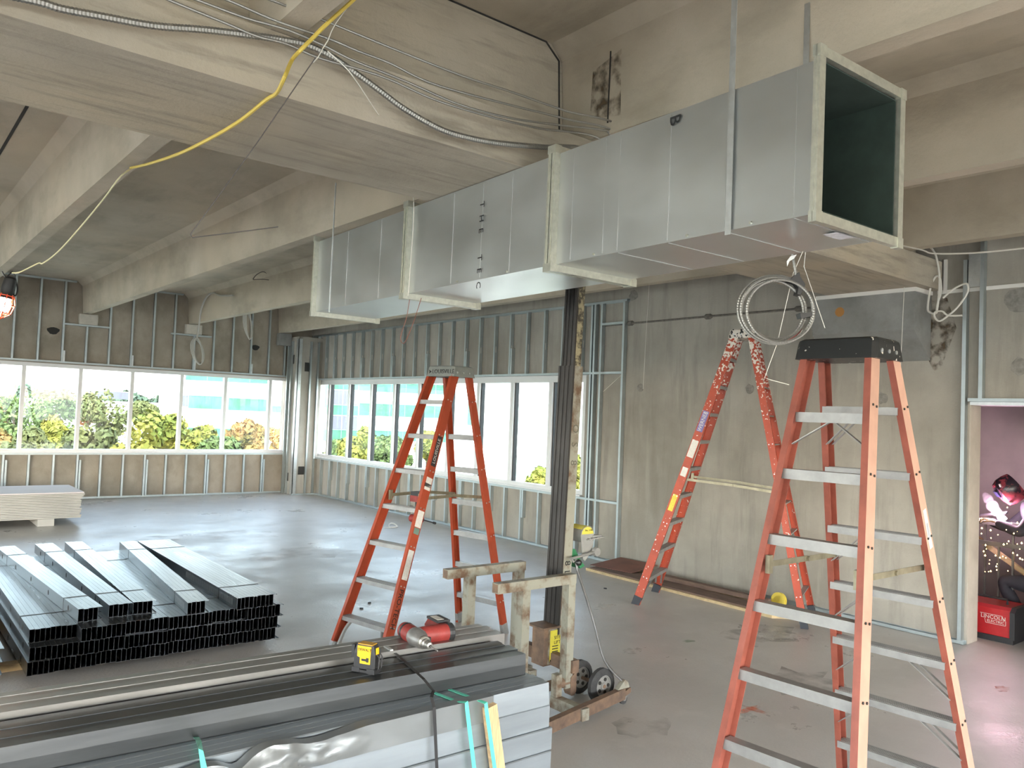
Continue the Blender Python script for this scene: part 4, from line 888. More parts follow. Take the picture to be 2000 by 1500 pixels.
kc = aY(4.09, 1131, 1099); mb = MB().tube([hc + Vector((0, .02, 0)), hc + Vector((-.03, .01, .0)), kc + Vector((-.035, .05, .02)), kc + Vector((-.02, .03, 0))], .010, 7); obj('crank_arm', mb, M_hub, lift)
mb = MB().lathe(kc + Vector((0, .025, 0)), (0, -1, 0), [(0, .008), (.004, .018), (.02, .0245), (.036, .018), (.042, .006)], 14); obj('crank_knob', mb, mat('knob_black', (.015, .015, .015), .25), lift, smooth=True)
obj('lift_cable', MB().cyl(M_lean @ Vector((.055, .0, 1.12)), M_lean @ Vector((.055, 0, 3.1)), .003, 5), M_wired, lift)

# ================================================================ BUNDLES OF STEEL STUDS ON THE FLOOR
SW, SH, SL = .0328, .092, 3.05
def stud_mesh(L=SL, w=SW - .0012, h=SH - .001, lip=.007, t=.0013):
    pf = [(0, 0), (w, 0), (w, lip), (w - t, lip), (w - t, t), (t, t), (t, h - t), (w - t, h - t), (w - t, h - lip), (w, h - lip), (w, h), (0, h)]
    return MB().prism([(a, 0, b) for a, b in pf], (0, L, 0)).mesh('stud', M_studd)
me_st = stud_mesh(); me_hole = MB()
for k in range(5): y = .28 + .61 * k; me_hole.prism([(-.0008, y + .017 * math.cos(q * .5236), SH / 2 + .021 * math.sin(q * .5236)) for q in range(12)], (.0006, 0, 0))
me_hole = me_hole.mesh('punchout', M_dark)
me_slot = MB()
for k in range(44): me_slot.box(-.0006, .1 + k * .028, .02, 0, .1 + k * .028 + .008, .07)
me_slot = me_slot.mesh('knurling', M_galv)
M_band = mat('steel_band', (.13, .135, .14), .4, .8)
ordw = ['', 'first', 'second', 'third', 'fourth', 'fifth', 'sixth', 'seventh']
rs = random.Random(4)
def bundle(label, x, y, z, n, yaw=0, holes=False, band=True, group='steel stud bundles stacked on the floor', L=SL, slots=False):
    t = thing('stud_bundle', label, 'stud bundle', (x, y, z), (0, 0, yaw), group)
    for i in range(n): inst('stud', me_st, t, (i * SW, rs.uniform(-.012, .012), 0))
    if holes: inst('punchouts', me_hole, t, (0, 0, 0))['kind'] = 'stuff'
    if slots: inst('knurling', me_slot, t, (0, 0, 0))['kind'] = 'stuff'
    if band:
        w = n * SW
        for by in (.42, 2.5):
            mb = MB().box(-.0015, by, -.0, 0, by + .013, SH + .0015).box(-.0015, by, SH, w + .0015, by + .013, SH + .0015).box(w, by, 0, w + .0015, by + .013, SH + .0015); obj('band', mb, M_band, t, local=True)
    return t
Z0 = .05
for lay in range(3):
    x = .972 + .012 * lay
    for b in range(6):
        lw = ('bottom', 'middle', 'upper')[lay]
        bundle(f'stud bundle, {ordw[b + 1]} from the left in the {lw} layer of the large stack', x, 6.30 + rs.uniform(-.02, .02) + (.14 if (lay == 2 and b == 0) else .0), Z0 + lay * (SH + .0003), 9, 0, holes=(b == 0), band=(lay == 2))
        x += 9 * SW + .002
ZT = Z0 + 3 * (SH + .0003)
bundle('loose stud bundle with round punchouts lying askew on the left of the large stack', 1.305, 6.47, ZT, 5, math.radians(3.2), holes=True)
bundle('loose dull stud bundle lying second from the left on the large stack', 1.512, 6.50, ZT, 5, math.radians(.6), holes=True)
bundle('loose stud bundle lying tight beside the dull one on the large stack', 1.682, 6.50, ZT, 5, math.radians(-1.4))
bundle('narrow shiny loose stud bundle lying alone right of the middle of the large stack', 2.018, 6.31, ZT, 5, math.radians(-4.2), slots=True)
bundle('widest loose stud bundle lying on the right edge of the large stack', 2.385, 6.27, ZT, 10, math.radians(-.6), slots=True)
for i, y in enumerate((6.62, 7.9, 9.0)):
    m = MB().box(.25, y, 0, 2.78, y + .09, Z0 - .0005); obj('dunnage', m, mat('dunnage_wood', (.46, .33, .17), .8, var=.2, scale=9), label=f'wooden dunnage strip under the stud stack, {ordw[i + 1]} from the front', cat='wood strip', group='dunnage under the studs', loc=(1.5, y, 0))
for lay in range(2):
    for b in range(2): bundle(f'{"outer" if b == 0 else "inner"} stud bundle of the {"lower" if lay == 0 else "top"} layer at the left edge of the photo', .25 + b * 9.2 * SW, 6.36 + .03 * b, Z0 + lay * (SH + .0003), 9, 0, band=lay == 1)

# ================================================================ STRAPPED LIFT OF STUDS IN THE FOREGROUND
FY = lambda x: 2.476 - .012 * x        # front face line of the lift
yaw_f = math.atan(-.012)
XR, XL = 2.262, -.95
flift = thing('stud_lift', 'tall strapped lift of galvanised studs across the lower left foreground', 'stud stack', (XL, FY(XL), 0), (0, 0, yaw_f))
Lf = XR - XL
M_lift = mat('lift_steel', (.30, .335, .36), .42, .65, var=.10, scale=3, stretch=(.7, 6, 6), rvar=.06)
def flat_stud(mb, x0, x1, y0, z0, w=.0395, h=.092, tilt=0.0):
    """a stud on edge with rolled edges, so that a dark joint shows between the layers"""
    c = .0035; pf = [(c, 0), (w - .001, 0), (w - .001, h - .001), (c, h - .001), (tilt, h - .001 - c), (-tilt, c)]
    mb.prism([(x0, y0 + a, z0 + b) for a, b in pf], (x1 - x0, 0, 0))
NL = 9; rs2 = random.Random(9)
for L_ in range(NL):
    z = .031 + L_ * .092; last = L_ == NL - 1; j = rs2.uniform(-.012, .012)
    core = MB()
    for k in range(13):
        if k == 0 and not last:
            mb = MB(); flat_stud(mb, 0, Lf + j, rs2.uniform(-.006, .006), z, tilt=rs2.uniform(-.003, .003)); obj('stud', mb, M_lift, flift, local=True)
        elif last and k >= 1:
            mb = MB(); dz = .0; flat_stud(mb, 0, Lf - .02 + rs2.uniform(-.012, .012), k * .0395, z); obj('stud', mb, M_lift, flift, local=True)
        elif k: flat_stud(core, 0, Lf + rs2.uniform(-.012, .012), k * .0395, z)
    if core.v: obj('stud_core', core, M_lift, flift, local=True, kind='stuff')
    if last:
        mb = MB(); flat_stud(mb, Lf - .30, Lf - .015, 0, z, tilt=.003); obj('stud', mb, M_lift, flift, local=True)
for x in (.2, 1.6, 2.9): obj('runner', MB().box(x, -.01, 0, x + .09, .52, .0305), mat('runner_wood', (.45, .32, .17), .8, var=.2, scale=8), flift, local=True)
# bent track on the front of the top layer, its left end crumpled
M_bent = mat('bent_sheet', (.25, .265, .27), .34, .55, var=.06, scale=3, rvar=.06)
mb = MB(); nx, nz = 130, 12; vs = []; x0, x1 = -.1, 1.95
for j in range(nz + 1):
    for i in range(nx + 1):
        x = x0 + (x1 - x0) * i / nx; v = j / nz; cr = max(0, min(1, (1.42 - x) / .30)); cr2 = cr * max(0, min(1, (x - .1) / .5))
        top = .864 - .010 * cr + .010 * math.sin(x * 13 + 1) * cr2 + .022 * math.exp(-((x - 1.10) / .07) ** 2) - .034 * math.exp(-((x - .965) / .045) ** 2) + .010 * math.exp(-((x - .84) / .06) ** 2) - .06 * max(0, min(1, (.80 - x) / .5))
        bot = .775 - .006 * (1 - cr); z = bot + (top - bot) * v
        fold = abs(mnoise.noise(Vector((x * 8.0 + z * 12, v * 1.2, 3.3)))) * .070 + abs(mnoise.noise(Vector((x * 13 - z * 22, v * 2, 9.1)))) * .016
        y = FY(x) - .010 - .004 * v * (1 - cr) - fold * (.04 + cr * (.35 + .65 * math.sin(min(1, v * 1.15) * math.pi))) - .012 * cr - .004 * v * cr
        y -= .022 * math.exp(-((x - 1.08) / .06) ** 2) * math.sin(v * math.pi) + .018 * math.exp(-((x - 1.2 + .1 * v) / .03) ** 2) * v; y += .012 * math.exp(-((x - .985) / .03) ** 2) * v
        vs.append((x, min(y, FY(x) - .001), z))
mb.add(vs, [(j * (nx + 1) + i, j * (nx + 1) + i + 1, (j + 1) * (nx + 1) + i + 1, (j + 1) * (nx + 1) + i) for j in range(nz) for i in range(nx)])
n0 = len(vs); row = [(x_, y_ + .05 + .012 * mnoise.noise(Vector((x_ * 9, 1, 2))), z_ - .0015) for (x_, y_, z_) in vs[nz * (nx + 1):]]
mb.add(vs[nz * (nx + 1):] + row, [(i, i + 1, nx + 2 + i, nx + 1 + i) for i in range(nx)])
bent = obj('bent_track', mb, M_bent, label='crumpled galvanised track bent over the front of the strapped stud lift', cat='track', loc=(1.0, FY(1.0), .77), smooth=True)
mb = MB()
for i in range(22):
    if i % 4 == 3: continue
    x = 1.02 + i * .011; mb.box(x, FY(x) - .036, .792 + .001 * i, x + .005, FY(x) - .033, .798 + .001 * i)
# loose bundles on top
def top_bundle(label, xl, xr, yf, z, n, w, h, bulge, dyaw, M_topst):
    t = thing('stud_bundle', label, 'stud bundle', (xl, yf, z), (0, 0, dyaw), 'loose stud bundles on the strapped lift')
    for k in range(n):
        e = rs2.uniform(-.015, .015)
        if k == 0 and bulge: pf = [(.001, h - .001), (-.0005, h * .74), (-.002, h * .5), (-.001, .004), (.001, 0), (w - .001, 0), (w - .001, h - .001)]
        else: pf = [(0, 0), (w - .0012, 0), (w - .0012, h - .001 - (.002 if k % 2 else 0)), (0, h - .001 - (.002 if k % 2 else 0))]
        mb = MB().prism([(0, k * w + a, b) for a, b in pf], (xr - xl + e, 0, 0)); obj('stud', mb, M_topst, t, local=True)
    return t
M_topst = mat('dusty_track_steel', (.085, .09, .093), .36, .8, var=.14, scale=3, stretch=(.5, 8, 8), rvar=.08)
zt = .031 + NL * .092 + .0005
ya = math.atan(-.0555)
y0f = lambda x: 2.700 - .0555 * x
tb1 = top_bundle('dark front stud bundle on the strapped lift carrying the laser and the drill', -.95, 2.236, y0f(-.95) - .004, zt, 6, .037, .0885, .004, ya, M_topst)
tb2 = top_bundle('rear stud bundle on the strapped lift, standing slightly higher', -.95, 2.30, y0f(-.95) + .245, zt, 5, .039, .105, 0, ya, mat('rear_track_steel', (.30, .29, .275), .38, .85, var=.14, scale=3, stretch=(.5, 8, 8), rvar=.06))
# straps
M_green = mat('green_strapping', (.10, .55, .40), .35, var=.08, scale=14); M_tape = M_black
def strap(name, label, pts, w, m_, group=None):
    """flat band through pts; each point is (position, outward normal)"""
    mb = MB(); P_ = [Vector(p) for p, n in pts]; N_ = [Vector(n).normalized() for p, n in pts]; rings = []
    for i, p in enumerate(P_):
        d = (P_[min(i + 1, len(P_) - 1)] - P_[max(i - 1, 0)]).normalized(); s = d.cross(N_[i]).normalized() * w / 2; n = N_[i] * .0012
        rings.append([p - s, p + s, p + s + n, p - s + n])
    mb.loft(rings); return obj(name, mb, m_, label=label, cat='strap', group=group, loc=P_[-1])
fz = (0, -1, .0)
def fr(px, py, off=.004):
    y = 2.45
    for _ in range(3): p = aY(y, px, py); y = FY(p.x) - off
    return aY(y, px, py)
g_ = 'green straps round the stud lift'
def vstrap(label, pxs, off, w=.017):
    up, dn = fr(*pxs[0], off), fr(*pxs[1], off); dn2 = dn + (dn - up) * ((.03 - dn.z) / (dn.z - up.z))
    strap('strap', label, [((up.x - .035, up.y + .20, zt + .001), (0, 0, 1)), ((up.x - .012, up.y + .05, zt + .001), (0, 0, 1)), ((up.x, up.y + .004, up.z + .004), (0, -.7, .7)), (up + Vector((0, 0, -.015)), fz), (dn, fz), (dn2, fz)], w, M_green, g_)
vstrap('left of the two green straps beside the wooden stake', [(912, 1374), (926, 1500)], .03)
vstrap('right green strap running down over the wooden stake', [(950, 1376), (966, 1500)], .052)
u0, u1, u2 = aZ(.868, 383, 1440), fr(392, 1464, .062), fr(398, 1500, .062)
strap('strap', 'green strap at the crumpled end of the bent track', [(u0, (0, -.2, 1)), ((u0 + u1) / 2 + Vector((0, 0, .008)), (0, -.5, .8)), (u1, fz), (u2, fz), (u2 + (u2 - u1) * ((.03 - u2.z) / (u2.z - u1.z)), fz)], .017, M_green, g_)
a_, b_ = fr(952, 1376, .012), fr(968, 1500, .012); q_ = b_ + (b_ - a_) * ((.03 - b_.z) / (b_.z - a_.z))
mb = MB().beam(a_ + Vector((0, -.012, 0)), q_ + Vector((0, -.012, 0)), .052, .030, (0, 1, 0)); obj('wooden_stake', mb, mat('stake_wood', (.50, .35, .19), .75, var=.3, scale=12, stretch=(14, 1, .8)), label='upright wooden stake strapped to the front of the stud lift', cat='stake', loc=q_)
pts = [(aZ(.955, 742, 1256), (0, 0, 1)), (aZ(.954, 762, 1268), (0, 0, 1)), (aZ(.9505, 786, 1288), (0, 0, 1)), (aZ(.9505, 806, 1306), (0, -.1, 1))]
e1 = aZ(.9505, 828, 1327); pts += [(e1, (0, -.7, .7))]
p2 = fr(848, 1376, .026); p3 = fr(853, 1500, .026); pts += [(Vector((e1.x + .02, e1.y - .035, .915)), (0, -1, .4)), (p2 + Vector((0, .02, .02)), (0, -.8, .6)), (p2 + Vector((0, 0, -.01)), fz), (p3, fz), (p3 + (p3 - p2) * ((.05 - p3.z) / (p3.z - p2.z)), fz)]
strap('strap', 'black strap lying over the dark stud bundle and down the front of the lift', pts, .013, M_black)
obj('strap_clip', MB().beam(aZ(.968, 752, 1262), aZ(.968, 765, 1270), .014, .006), M_galv, label='small shiny strap clip between the laser level and the drill', cat='clip', loc=aZ(.968, 757, 1266))

# laser level
zl = zt + .0885
o = Vector((1.508, 2.752, zl)); ax_ = Vector((.50, -.866, 0)).normalized(); ay_ = Vector((.866, .50, 0)).normalized()
laser = thing('laser_level', 'yellow and black laser level standing on the dark stud bundle', 'laser level', o, (0, 0, math.atan2(ax_.y, ax_.x)))
M_ly = mat('tool_yellow', (.82, .47, .015), .42)
mb = MB().loft([[(a, b, z) for a, b in ((.004, 0), (.088, 0), (.092, .006), (.092, .040), (.086, .046), (.006, .046), (0, .040), (0, .006))] for z in (.014, .070)] + [[(a, b, .103) for a, b in ((.012, .003), (.080, .003), (.083, .008), (.083, .038), (.079, .043), (.013, .043), (.009, .038), (.009, .008))]]); body = obj('body', mb, M_tb, laser, local=True)
obj('front_panel', MB().prism([(.018, -.0015, .100), (.076, -.0015, .100), (.074, -.0015, .034), (.030, -.0015, .034), (.030, -.0015, .056), (.018, -.0015, .060)], (0, .004, 0)), M_ly, laser, local=True)
obj('top_cover', MB().prism([(.016, .004, .1025), (.078, .004, .1025), (.078, .040, .1025), (.016, .040, .1025)], (0, 0, .004)), mat('tool_ochre', (.50, .27, .03), .5), laser, local=True)
obj('side_panel', MB().prism([(.0905, .010, .095), (.0905, .030, .095), (.0925, .030, .07), (.0925, .010, .07)], (.002, 0, 0)), M_ly, laser, local=True)
text('lettering', 'DEWALT', .0155, M_ink, laser, (.0205, -.0021, .086), (1, 0, 0), (0, 0, 1), M=1, sx=.92)
obj('switch', MB().box(.038, -.004, .045, .064, -.0012, .053).box(.058, -.004, .042, .068, -.0012, .058), M_tb, laser, local=True)
mb = MB().box(-.004, -.002, 0, .030, .05, .018).box(.062, -.004, 0, .096, .05, .018).box(.02, .0, .0, .075, .05, .010); obj('base', mb, M_tb, laser, local=True)
mb = MB().tube([(.096, .012, .012), (.104, .012, .02), (.106, .012, .060), (.096, .012, .072)], .003, 5).tube([(.096, .034, .012), (.104, .034, .02), (.106, .034, .060), (.096, .034, .072)], .003, 5); obj('bracket', mb, M_tb, laser, local=True)
obj('window', MB().prism([(-.001, .012, .085), (-.001, .030, .085), (-.001, .030, .065), (-.001, .012, .065)], (.002, 0, 0)), M_sticker, laser, local=True)
mb = MB().box(-.012, .006, .050, .001, .036, .098); obj('lens_hood', mb, M_tb, laser, local=True)

# drill lying on its side
A = aZ(zt + .0885 + .042, 812, 1244); B_ = aZ(zt + .0885 + .036, 848, 1267); n_ = (B_ - A).normalized(); hd = (aZ(zt + .0885 + .04, 905, 1242) - aZ(zt + .0885 + .042, 835, 1247)); hd = (hd - n_ * hd.dot(n_)).normalized(); up_ = Vector((0, 0, 1))
drill = thing('cordless_drill', 'red and grey cordless drill lying on the dark stud bundle', 'drill', Vector((A.x, A.y, zt + .0885)))
obj('gearbox', MB().lathe(A, n_, [(-.02, .036), (.0, .041), (.03, .040), (.055, .033), (.072, .026)], 18), M_tg, drill, smooth=True)
obj('collar', MB().lathe(A, n_, [(.066, .0235), (.070, .0275), (.082, .0275), (.086, .023)], 18), mat('drill_ring', (.5, .49, .46), .35, .9), drill)
obj('chuck', MB().lathe(A, n_, [(.086, .021), (.10, .021), (.104, .017), (.115, .0165), (.128, .013), (.131, .005)], 16), mat('chuck_steel', (.40, .39, .37), .4, .8, var=.15, scale=40, coords='obj'), drill, smooth=True)
obj('chuck_hole', MB().lathe(A, n_, [(.1305, .006), (.1325, .006)], 8), M_dark, drill)
obj('drill_bit', MB().cyl(A + n_ * .13, A + n_ * .195, .0024, 6), M_hub, drill)
mo = obj('motor_housing', MB().lathe(A, n_, [(-.115, .026), (-.11, .034), (-.06, .038), (-.02, .037)], 16), M_red, drill, smooth=True)
obj('vent', MB().lathe(A, n_, [(-.09, .0365), (-.086, .0385), (-.078, .0385), (-.074, .037)], 16), M_tb, mo)
h0 = A - n_ * .01
obj('handle', MB().tube([h0 + hd * .01, h0 + hd * .035, h0 + hd * .09, h0 + hd * .145, h0 + hd * .165], [.034, .037, .0385, .0385, .035], 18), M_red, drill, smooth=True)
obj('handle_cap', MB().tube([h0 + hd * .152, h0 + hd * .158, h0 + hd * .176, h0 + hd * .182], [.037, .0405, .0405, .034], 18), M_tb, drill)
bq = h0 + hd * .155 - n_ * .085; R3 = Matrix(((hd.x, -n_.x, 0, bq.x), (hd.y, -n_.y, 0, bq.y), (0, 0, 1, zl), (0, 0, 0, 1)))
obj('battery', MB().prism([(-.035, -.05, .003), (.035, -.05, .003), (.038, -.05, .05), (.02, -.05, .075), (-.02, -.05, .075), (-.038, -.05, .05)], (0, .10, 0)).xf(R3), M_red, drill)
obj('battery_top', MB().box(-.028, -.052, .074, .034, .052, .084).xf(R3), M_tb, drill)
obj('battery_label', MB().box(-.020, -.035, .084, .012, .035, .0852).xf(R3), M_sticker, drill)
obj('trigger', MB().box(.02, .035, .02, .05, .055, .045).xf(Matrix(((hd.x, n_.x, 0, h0.x), (hd.y, n_.y, 0, h0.y), (0, 0, 1, zl), (0, 0, 0, 1)))), M_tb, drill)

# ================================================================ DRYWALL, BOARDS AND SMALL THINGS
M_dw = mat('drywall_edge', (.50, .48, .43), .9, var=.1, scale=2); M_dwt = mat('drywall_face', (.66, .60, .58), .85, var=.04, scale=1.2)
nums = ['topmost', 'second', 'third', 'fourth', 'fifth', 'sixth', 'seventh', 'eighth', 'ninth', 'tenth', 'eleventh', 'twelfth', 'thirteenth', 'fourteenth', 'fifteenth', 'sixteenth']
for i in range(16):
    z = .105 + i * .0247; e = rs2.uniform(-.02, .012) - (0 if i > 12 else .03); k = 15 - i
    mb = MB().box(-.9 + e, 13.76 + rs2.uniform(0, .008), z + .0045, 2.755 + e, 14.96, z + .0245); mb.mi = 0
    o_ = obj('drywall_sheet', mb, M_dwt if k == 0 else M_dw, label='pale topmost drywall sheet on the stack by the far left wall' if k == 0 else f'grey drywall sheet, {nums[k]} from the top of the far left stack', cat='drywall sheet', group='drywall sheets in the far left stack', loc=(1.0, 14.3, z))
for i, (x, w) in enumerate(((2.15, .22), (1.28, .22), (.2, .2), (-.7, .2))):
    obj('drywall_block', MB().box(x, 13.77, 0, x + w, 14.95, .1055), M_dw, label=f'drywall block under the drywall stack, {ordw[i + 1]} from the right', cat='block', group='blocks under the drywall', loc=(x, 14.3, 0))
M_ply = mat('plywood_edge', (.55, .42, .24), .8, var=.2, scale=14); M_board = mat('brown_board', (.15, .095, .07), .7, var=.35, scale=5, stretch=(4, 1, 4)); M_maso = mat('red_hardboard', (.20, .085, .06), .6, var=.2, scale=4)
mb = MB().prism([(7.30, 7.35, 0), (7.24, 4.62, 0), (7.40, 4.50, 0), (7.62, 4.50, 0), (7.84, 7.38, 0)], (0, 0, .030)); pw = obj('plywood_board', mb, M_ply, label='long plywood offcut on the floor along the concrete wall', cat='board', loc=(7.4, 6, 0))
mb = MB().prism([(7.325, 7.30, .0305), (7.275, 4.75, .0305), (7.50, 4.75, .0305), (7.70, 7.3, .0305)], (0, 0, .016)); obj('brown_plank', mb, M_board, label='dark brown plank lying on the plywood offcut', cat='board', loc=(7.4, 6, .03))
mb = MB().prism([(7.42, 7.40, .048), (7.50, 6.75, .050), (7.92, 6.70, .115), (7.94, 7.35, .11)], (0, 0, .006)); obj('hardboard_sheet', mb, M_maso, label='reddish hardboard scrap tilted on the boards near the wall studs', cat='board', loc=(7.6, 7, .05))
mb = MB().prism([(7.56, 6.55, .047), (7.60, 4.9, .047), (7.66, 4.9, .047), (7.68, 6.55, .047)], (0, 0, .045)); obj('brown_plank', mb, M_board, label='dark plank on edge between the brown plank and the wall', cat='board', loc=(7.6, 5.5, .05))
c = aX(7.72, 1521, 1172); mb = MB().lathe((7.70, c.y, .083), (1, 0, -.12), [(0, .05), (.0, .082), (.045, .082), (.045, .05), (.0, .05)], 20); obj('tape_roll', mb, mat('yellow_tape', (.68, .52, .06), .45), label='yellow tape roll leaning on the wall behind the ladders', cat='tape roll', loc=(7.7, c.y, 0))
c = aZ(0.001, 768, 1030); mb = MB().tube([c + Vector((.075 * math.cos(a_), .075 * math.sin(a_) * .8, .012 + .05 * max(0, math.sin(a_)))) for a_ in [q * .3307 for q in range(19)]], .010, 6, closed=True); mb.tube([c + Vector((.06, -.03, .012)), c + Vector((-.2, -.05, .006))], .005, 5); obj('cable_tie', mb, M_sticker, label='white looped tie on the floor beyond the middle ladder', cat='cable tie', loc=c)
for i, (x, y) in enumerate([(706, 1189), (722, 1178), (1182, 1150)]):
    c = aZ(0, x, y); mb = MB().prism([c + Vector((.02 * math.cos(a_) * rs2.uniform(.6, 1.3), .02 * math.sin(a_) * rs2.uniform(.6, 1.3), 0)) for a_ in [q * 1.0472 for q in range(6)]], (0, 0, .01)); obj('debris', mb, M_tb, label=('dark crumb of debris on the floor left of the middle ladder', 'smaller dark crumb just behind the first one', 'dark crumb on the floor near the lift crank')[i], cat='debris', loc=c)

# ================================================================ WELDER BEYOND THE DOORWAY
wb = thing('welding_machine', 'red welding machine on the floor just inside the doorway', 'welder', (8.58, 3.08, 0))
M_wred = mat('welder_red', (.42, .018, .022), .35, var=.08, scale=20)
mb = MB().prism([(8.40, 2.86, .05), (8.40, 2.86, .30), (8.44, 2.86, .325), (8.78, 2.86, .325), (8.78, 2.86, .05)], (0, .52, 0)); obj('case', mb, M_wred, wb)
mb = MB().box(8.38, 2.83, 0, 8.80, 3.40, .052); obj('base_tray', mb, M_tb, wb)
mb = MB().prism([(8.385, 2.82, .04), (8.385, 2.82, .29), (8.44, 2.82, .33), (8.79, 2.82, .33), (8.79, 2.82, .04)], (0, .042, 0)); obj('end_panel', mb, M_tb, wb)
obj('handle', MB().tube([(8.58, 2.95, .325), (8.58, 2.95, .37), (8.58, 3.3, .37), (8.58, 3.3, .325)], .012, 6), M_tb, wb)
text('lettering', 'LINCOLN', .05, M_sticker, wb, (8.398, 3.115, .215), (0, -1, 0), (0, 0, 1)); text('lettering', 'ELECTRIC', .034, M_sticker, wb, (8.398, 3.06, .178), (0, -1, 0), (0, 0, 1))
mb = MB()
for (y0, z0, y1, z1) in ((3.12, .241, 2.93, .241), (2.93, .241, 2.915, .195), (2.90, .199, 2.90, .157), (2.90, .157, 3.07, .157), (3.07, .157, 3.08, .195)): mb.beam((8.3985, y0, z0), (8.3985, y1, z1), .003, .003)
obj('badge_outline', mb, M_sticker, wb)
rail = thing('steel_railing', 'grey steel railing being welded behind the doorway', 'railing', (9.0, 2.95, 0)); M_rl = mat('railing_steel', (.17, .17, .16), .5, .6, var=.2, scale=8)
for z in (1.04, .83, .12): obj('rail_bar', MB().beam((9.02, 1.6, z), (9.02, 3.75, z), .045, .045), M_rl, rail)
for k in range(17): y = 1.65 + k * .128; obj('baluster', MB().beam((9.02, y, .0 if k % 6 == 3 else .12), (9.02, y, 1.03 if k % 2 else .83), .05 if k % 6 == 3 else .018, .05 if k % 6 == 3 else .018, (0, 1, 0)), M_rl, rail)
m = MB().beam((9.3, 2.2, 0.0), (9.3, 3.6, .9), .04, .05).beam((9.35, 2.6, 0), (9.35, 2.6, .95), .06, .03, (0, 1, 0)); obj('wood_brace', m, M_ply, label='wooden boards leaning behind the steel railing', cat='board', loc=(9.3, 2.6, 0))
# the welder: one skinned body, crouched towards the arc
def skin_body(name, joints, edges, m_, parent, root=0, sub=1):
    me = bpy.data.meshes.new(name); me.from_pydata([j[0] for j in joints], edges, []); o_ = bpy.data.objects.new(name, me); COL.objects.link(o_)
    sk = o_.modifiers.new('skin', 'SKIN'); me.skin_vertices.new() if not me.skin_vertices else None
    for i, j in enumerate(joints): me.skin_vertices[0].data[i].radius = (j[1], j[1] if len(j) < 3 else j[2])
    me.skin_vertices[0].data[root].use_root = True
    ss = o_.modifiers.new('sub', 'SUBSURF'); ss.levels = ss.render_levels = sub
    dg = bpy.context.evaluated_depsgraph_get(); m2 = bpy.data.meshes.new_from_object(o_.evaluated_get(dg)); bpy.data.objects.remove(o_)
    m2.materials.clear(); m2.materials.append(m_)
    m2.polygons.foreach_set('use_smooth', [True] * len(m2.polygons))
    m2.transform(MW[parent.name].inverted()); o2 = bpy.data.objects.new(name, m2); COL.objects.link(o2); o2.parent = parent; MW[o2.name] = MW[parent.name]; return o2
PX, PY = 9.27, 2.74
wd = thing('person', 'crouching person in dark clothes and a red striped welding helmet', 'person', (PX, PY, 0))
M_cl = mat('dark_jacket', (.035, .034, .045), .8, var=.3, scale=10); M_glove = mat('leather_glove', (.35, .24, .15), .7, var=.2, scale=20)
J = [((PX, PY, .52), .15, .13), ((PX - .02, PY + .05, .75), .15, .12), ((PX - .06, PY + .12, 1.0), .17, .12), ((PX - .10, PY + .20, 1.20), .13, .11), ((PX - .12, PY + .25, 1.30), .065),
     ((PX - .27, PY + .12, 1.14), .085), ((PX - .38, PY + .22, .98), .062), ((PX - .33, PY + .45, 1.06), .048), ((PX + .10, PY + .28, 1.14), .085), ((PX + .0, PY + .45, .98), .062), ((PX - .20, PY + .56, 1.05), .048),
     ((PX - .16, PY + .02, .46), .10), ((PX - .26, PY + .42, .48), .08), ((PX - .22, PY + .22, .10), .055), ((PX - .24, PY + .40, .045), .05), ((PX + .16, PY + .04, .46), .10), ((PX + .14, PY + .34, .12), .075), ((PX + .14, PY - .06, .09), .055), ((PX + .14, PY - .2, .05), .05)]
E_ = [(0, 1), (1, 2), (2, 3), (3, 4), (3, 5), (5, 6), (6, 7), (3, 8), (8, 9), (9, 10), (0, 11), (11, 12), (12, 13), (13, 14), (0, 15), (15, 16), (16, 17), (17, 18)]
skin_body('body', J, E_, M_cl, wd, 0, 2)
hc = Vector((PX - .17, PY + .37, 1.40)); fd = Vector((-.45, .62, -.62)).normalized(); sd = fd.cross(Vector((0, 0, 1))).normalized(); ud = sd.cross(fd)
obj('head', MB().lathe(hc - ud * .11, ud, [(0, .05), (.04, .075), (.10, .085), (.17, .08), (.21, .05), (.222, .01)], 14), mat('skin', (.5, .32, .24), .6), wd, smooth=True)
R_ = lambda a, b, c: hc + sd * a + ud * b + fd * c
mb = MB().loft([[R_(.125 * math.cos(q * .3927) * k, .0 + .15 * math.sin(q * .3927) * k2, z_) for q in range(16)] for (z_, k, k2) in ((-.06, .93, .92), (.0, 1, 1), (.06, .96, 1), (.115, .78, .86), (.135, .45, .5))]); hel = obj('welding_helmet', mb, mat('helmet_red', (.36, .06, .08), .25, col2=(.03, .02, .03), scale=7, ramp=(.46, .52), coords='obj'), wd, smooth=True)
obj('visor', MB().prism([R_(-.06, -.005, .136), R_(.06, -.005, .136), R_(.06, .06, .132), R_(-.06, .06, .132)], fd * .012), mat('visor_glass', (.03, .03, .08), .08), hel)
mb = MB().prism([R_(-.10, -.10, .09), R_(.10, -.10, .09), R_(.10, -.075, .11), R_(-.10, -.075, .11)], fd * .012).prism([R_(-.11, .09, .08), R_(.11, .09, .08), R_(.11, .115, .07), R_(-.11, .115, .07)], fd * .012); obj('stripe', mb, M_sticker, hel)
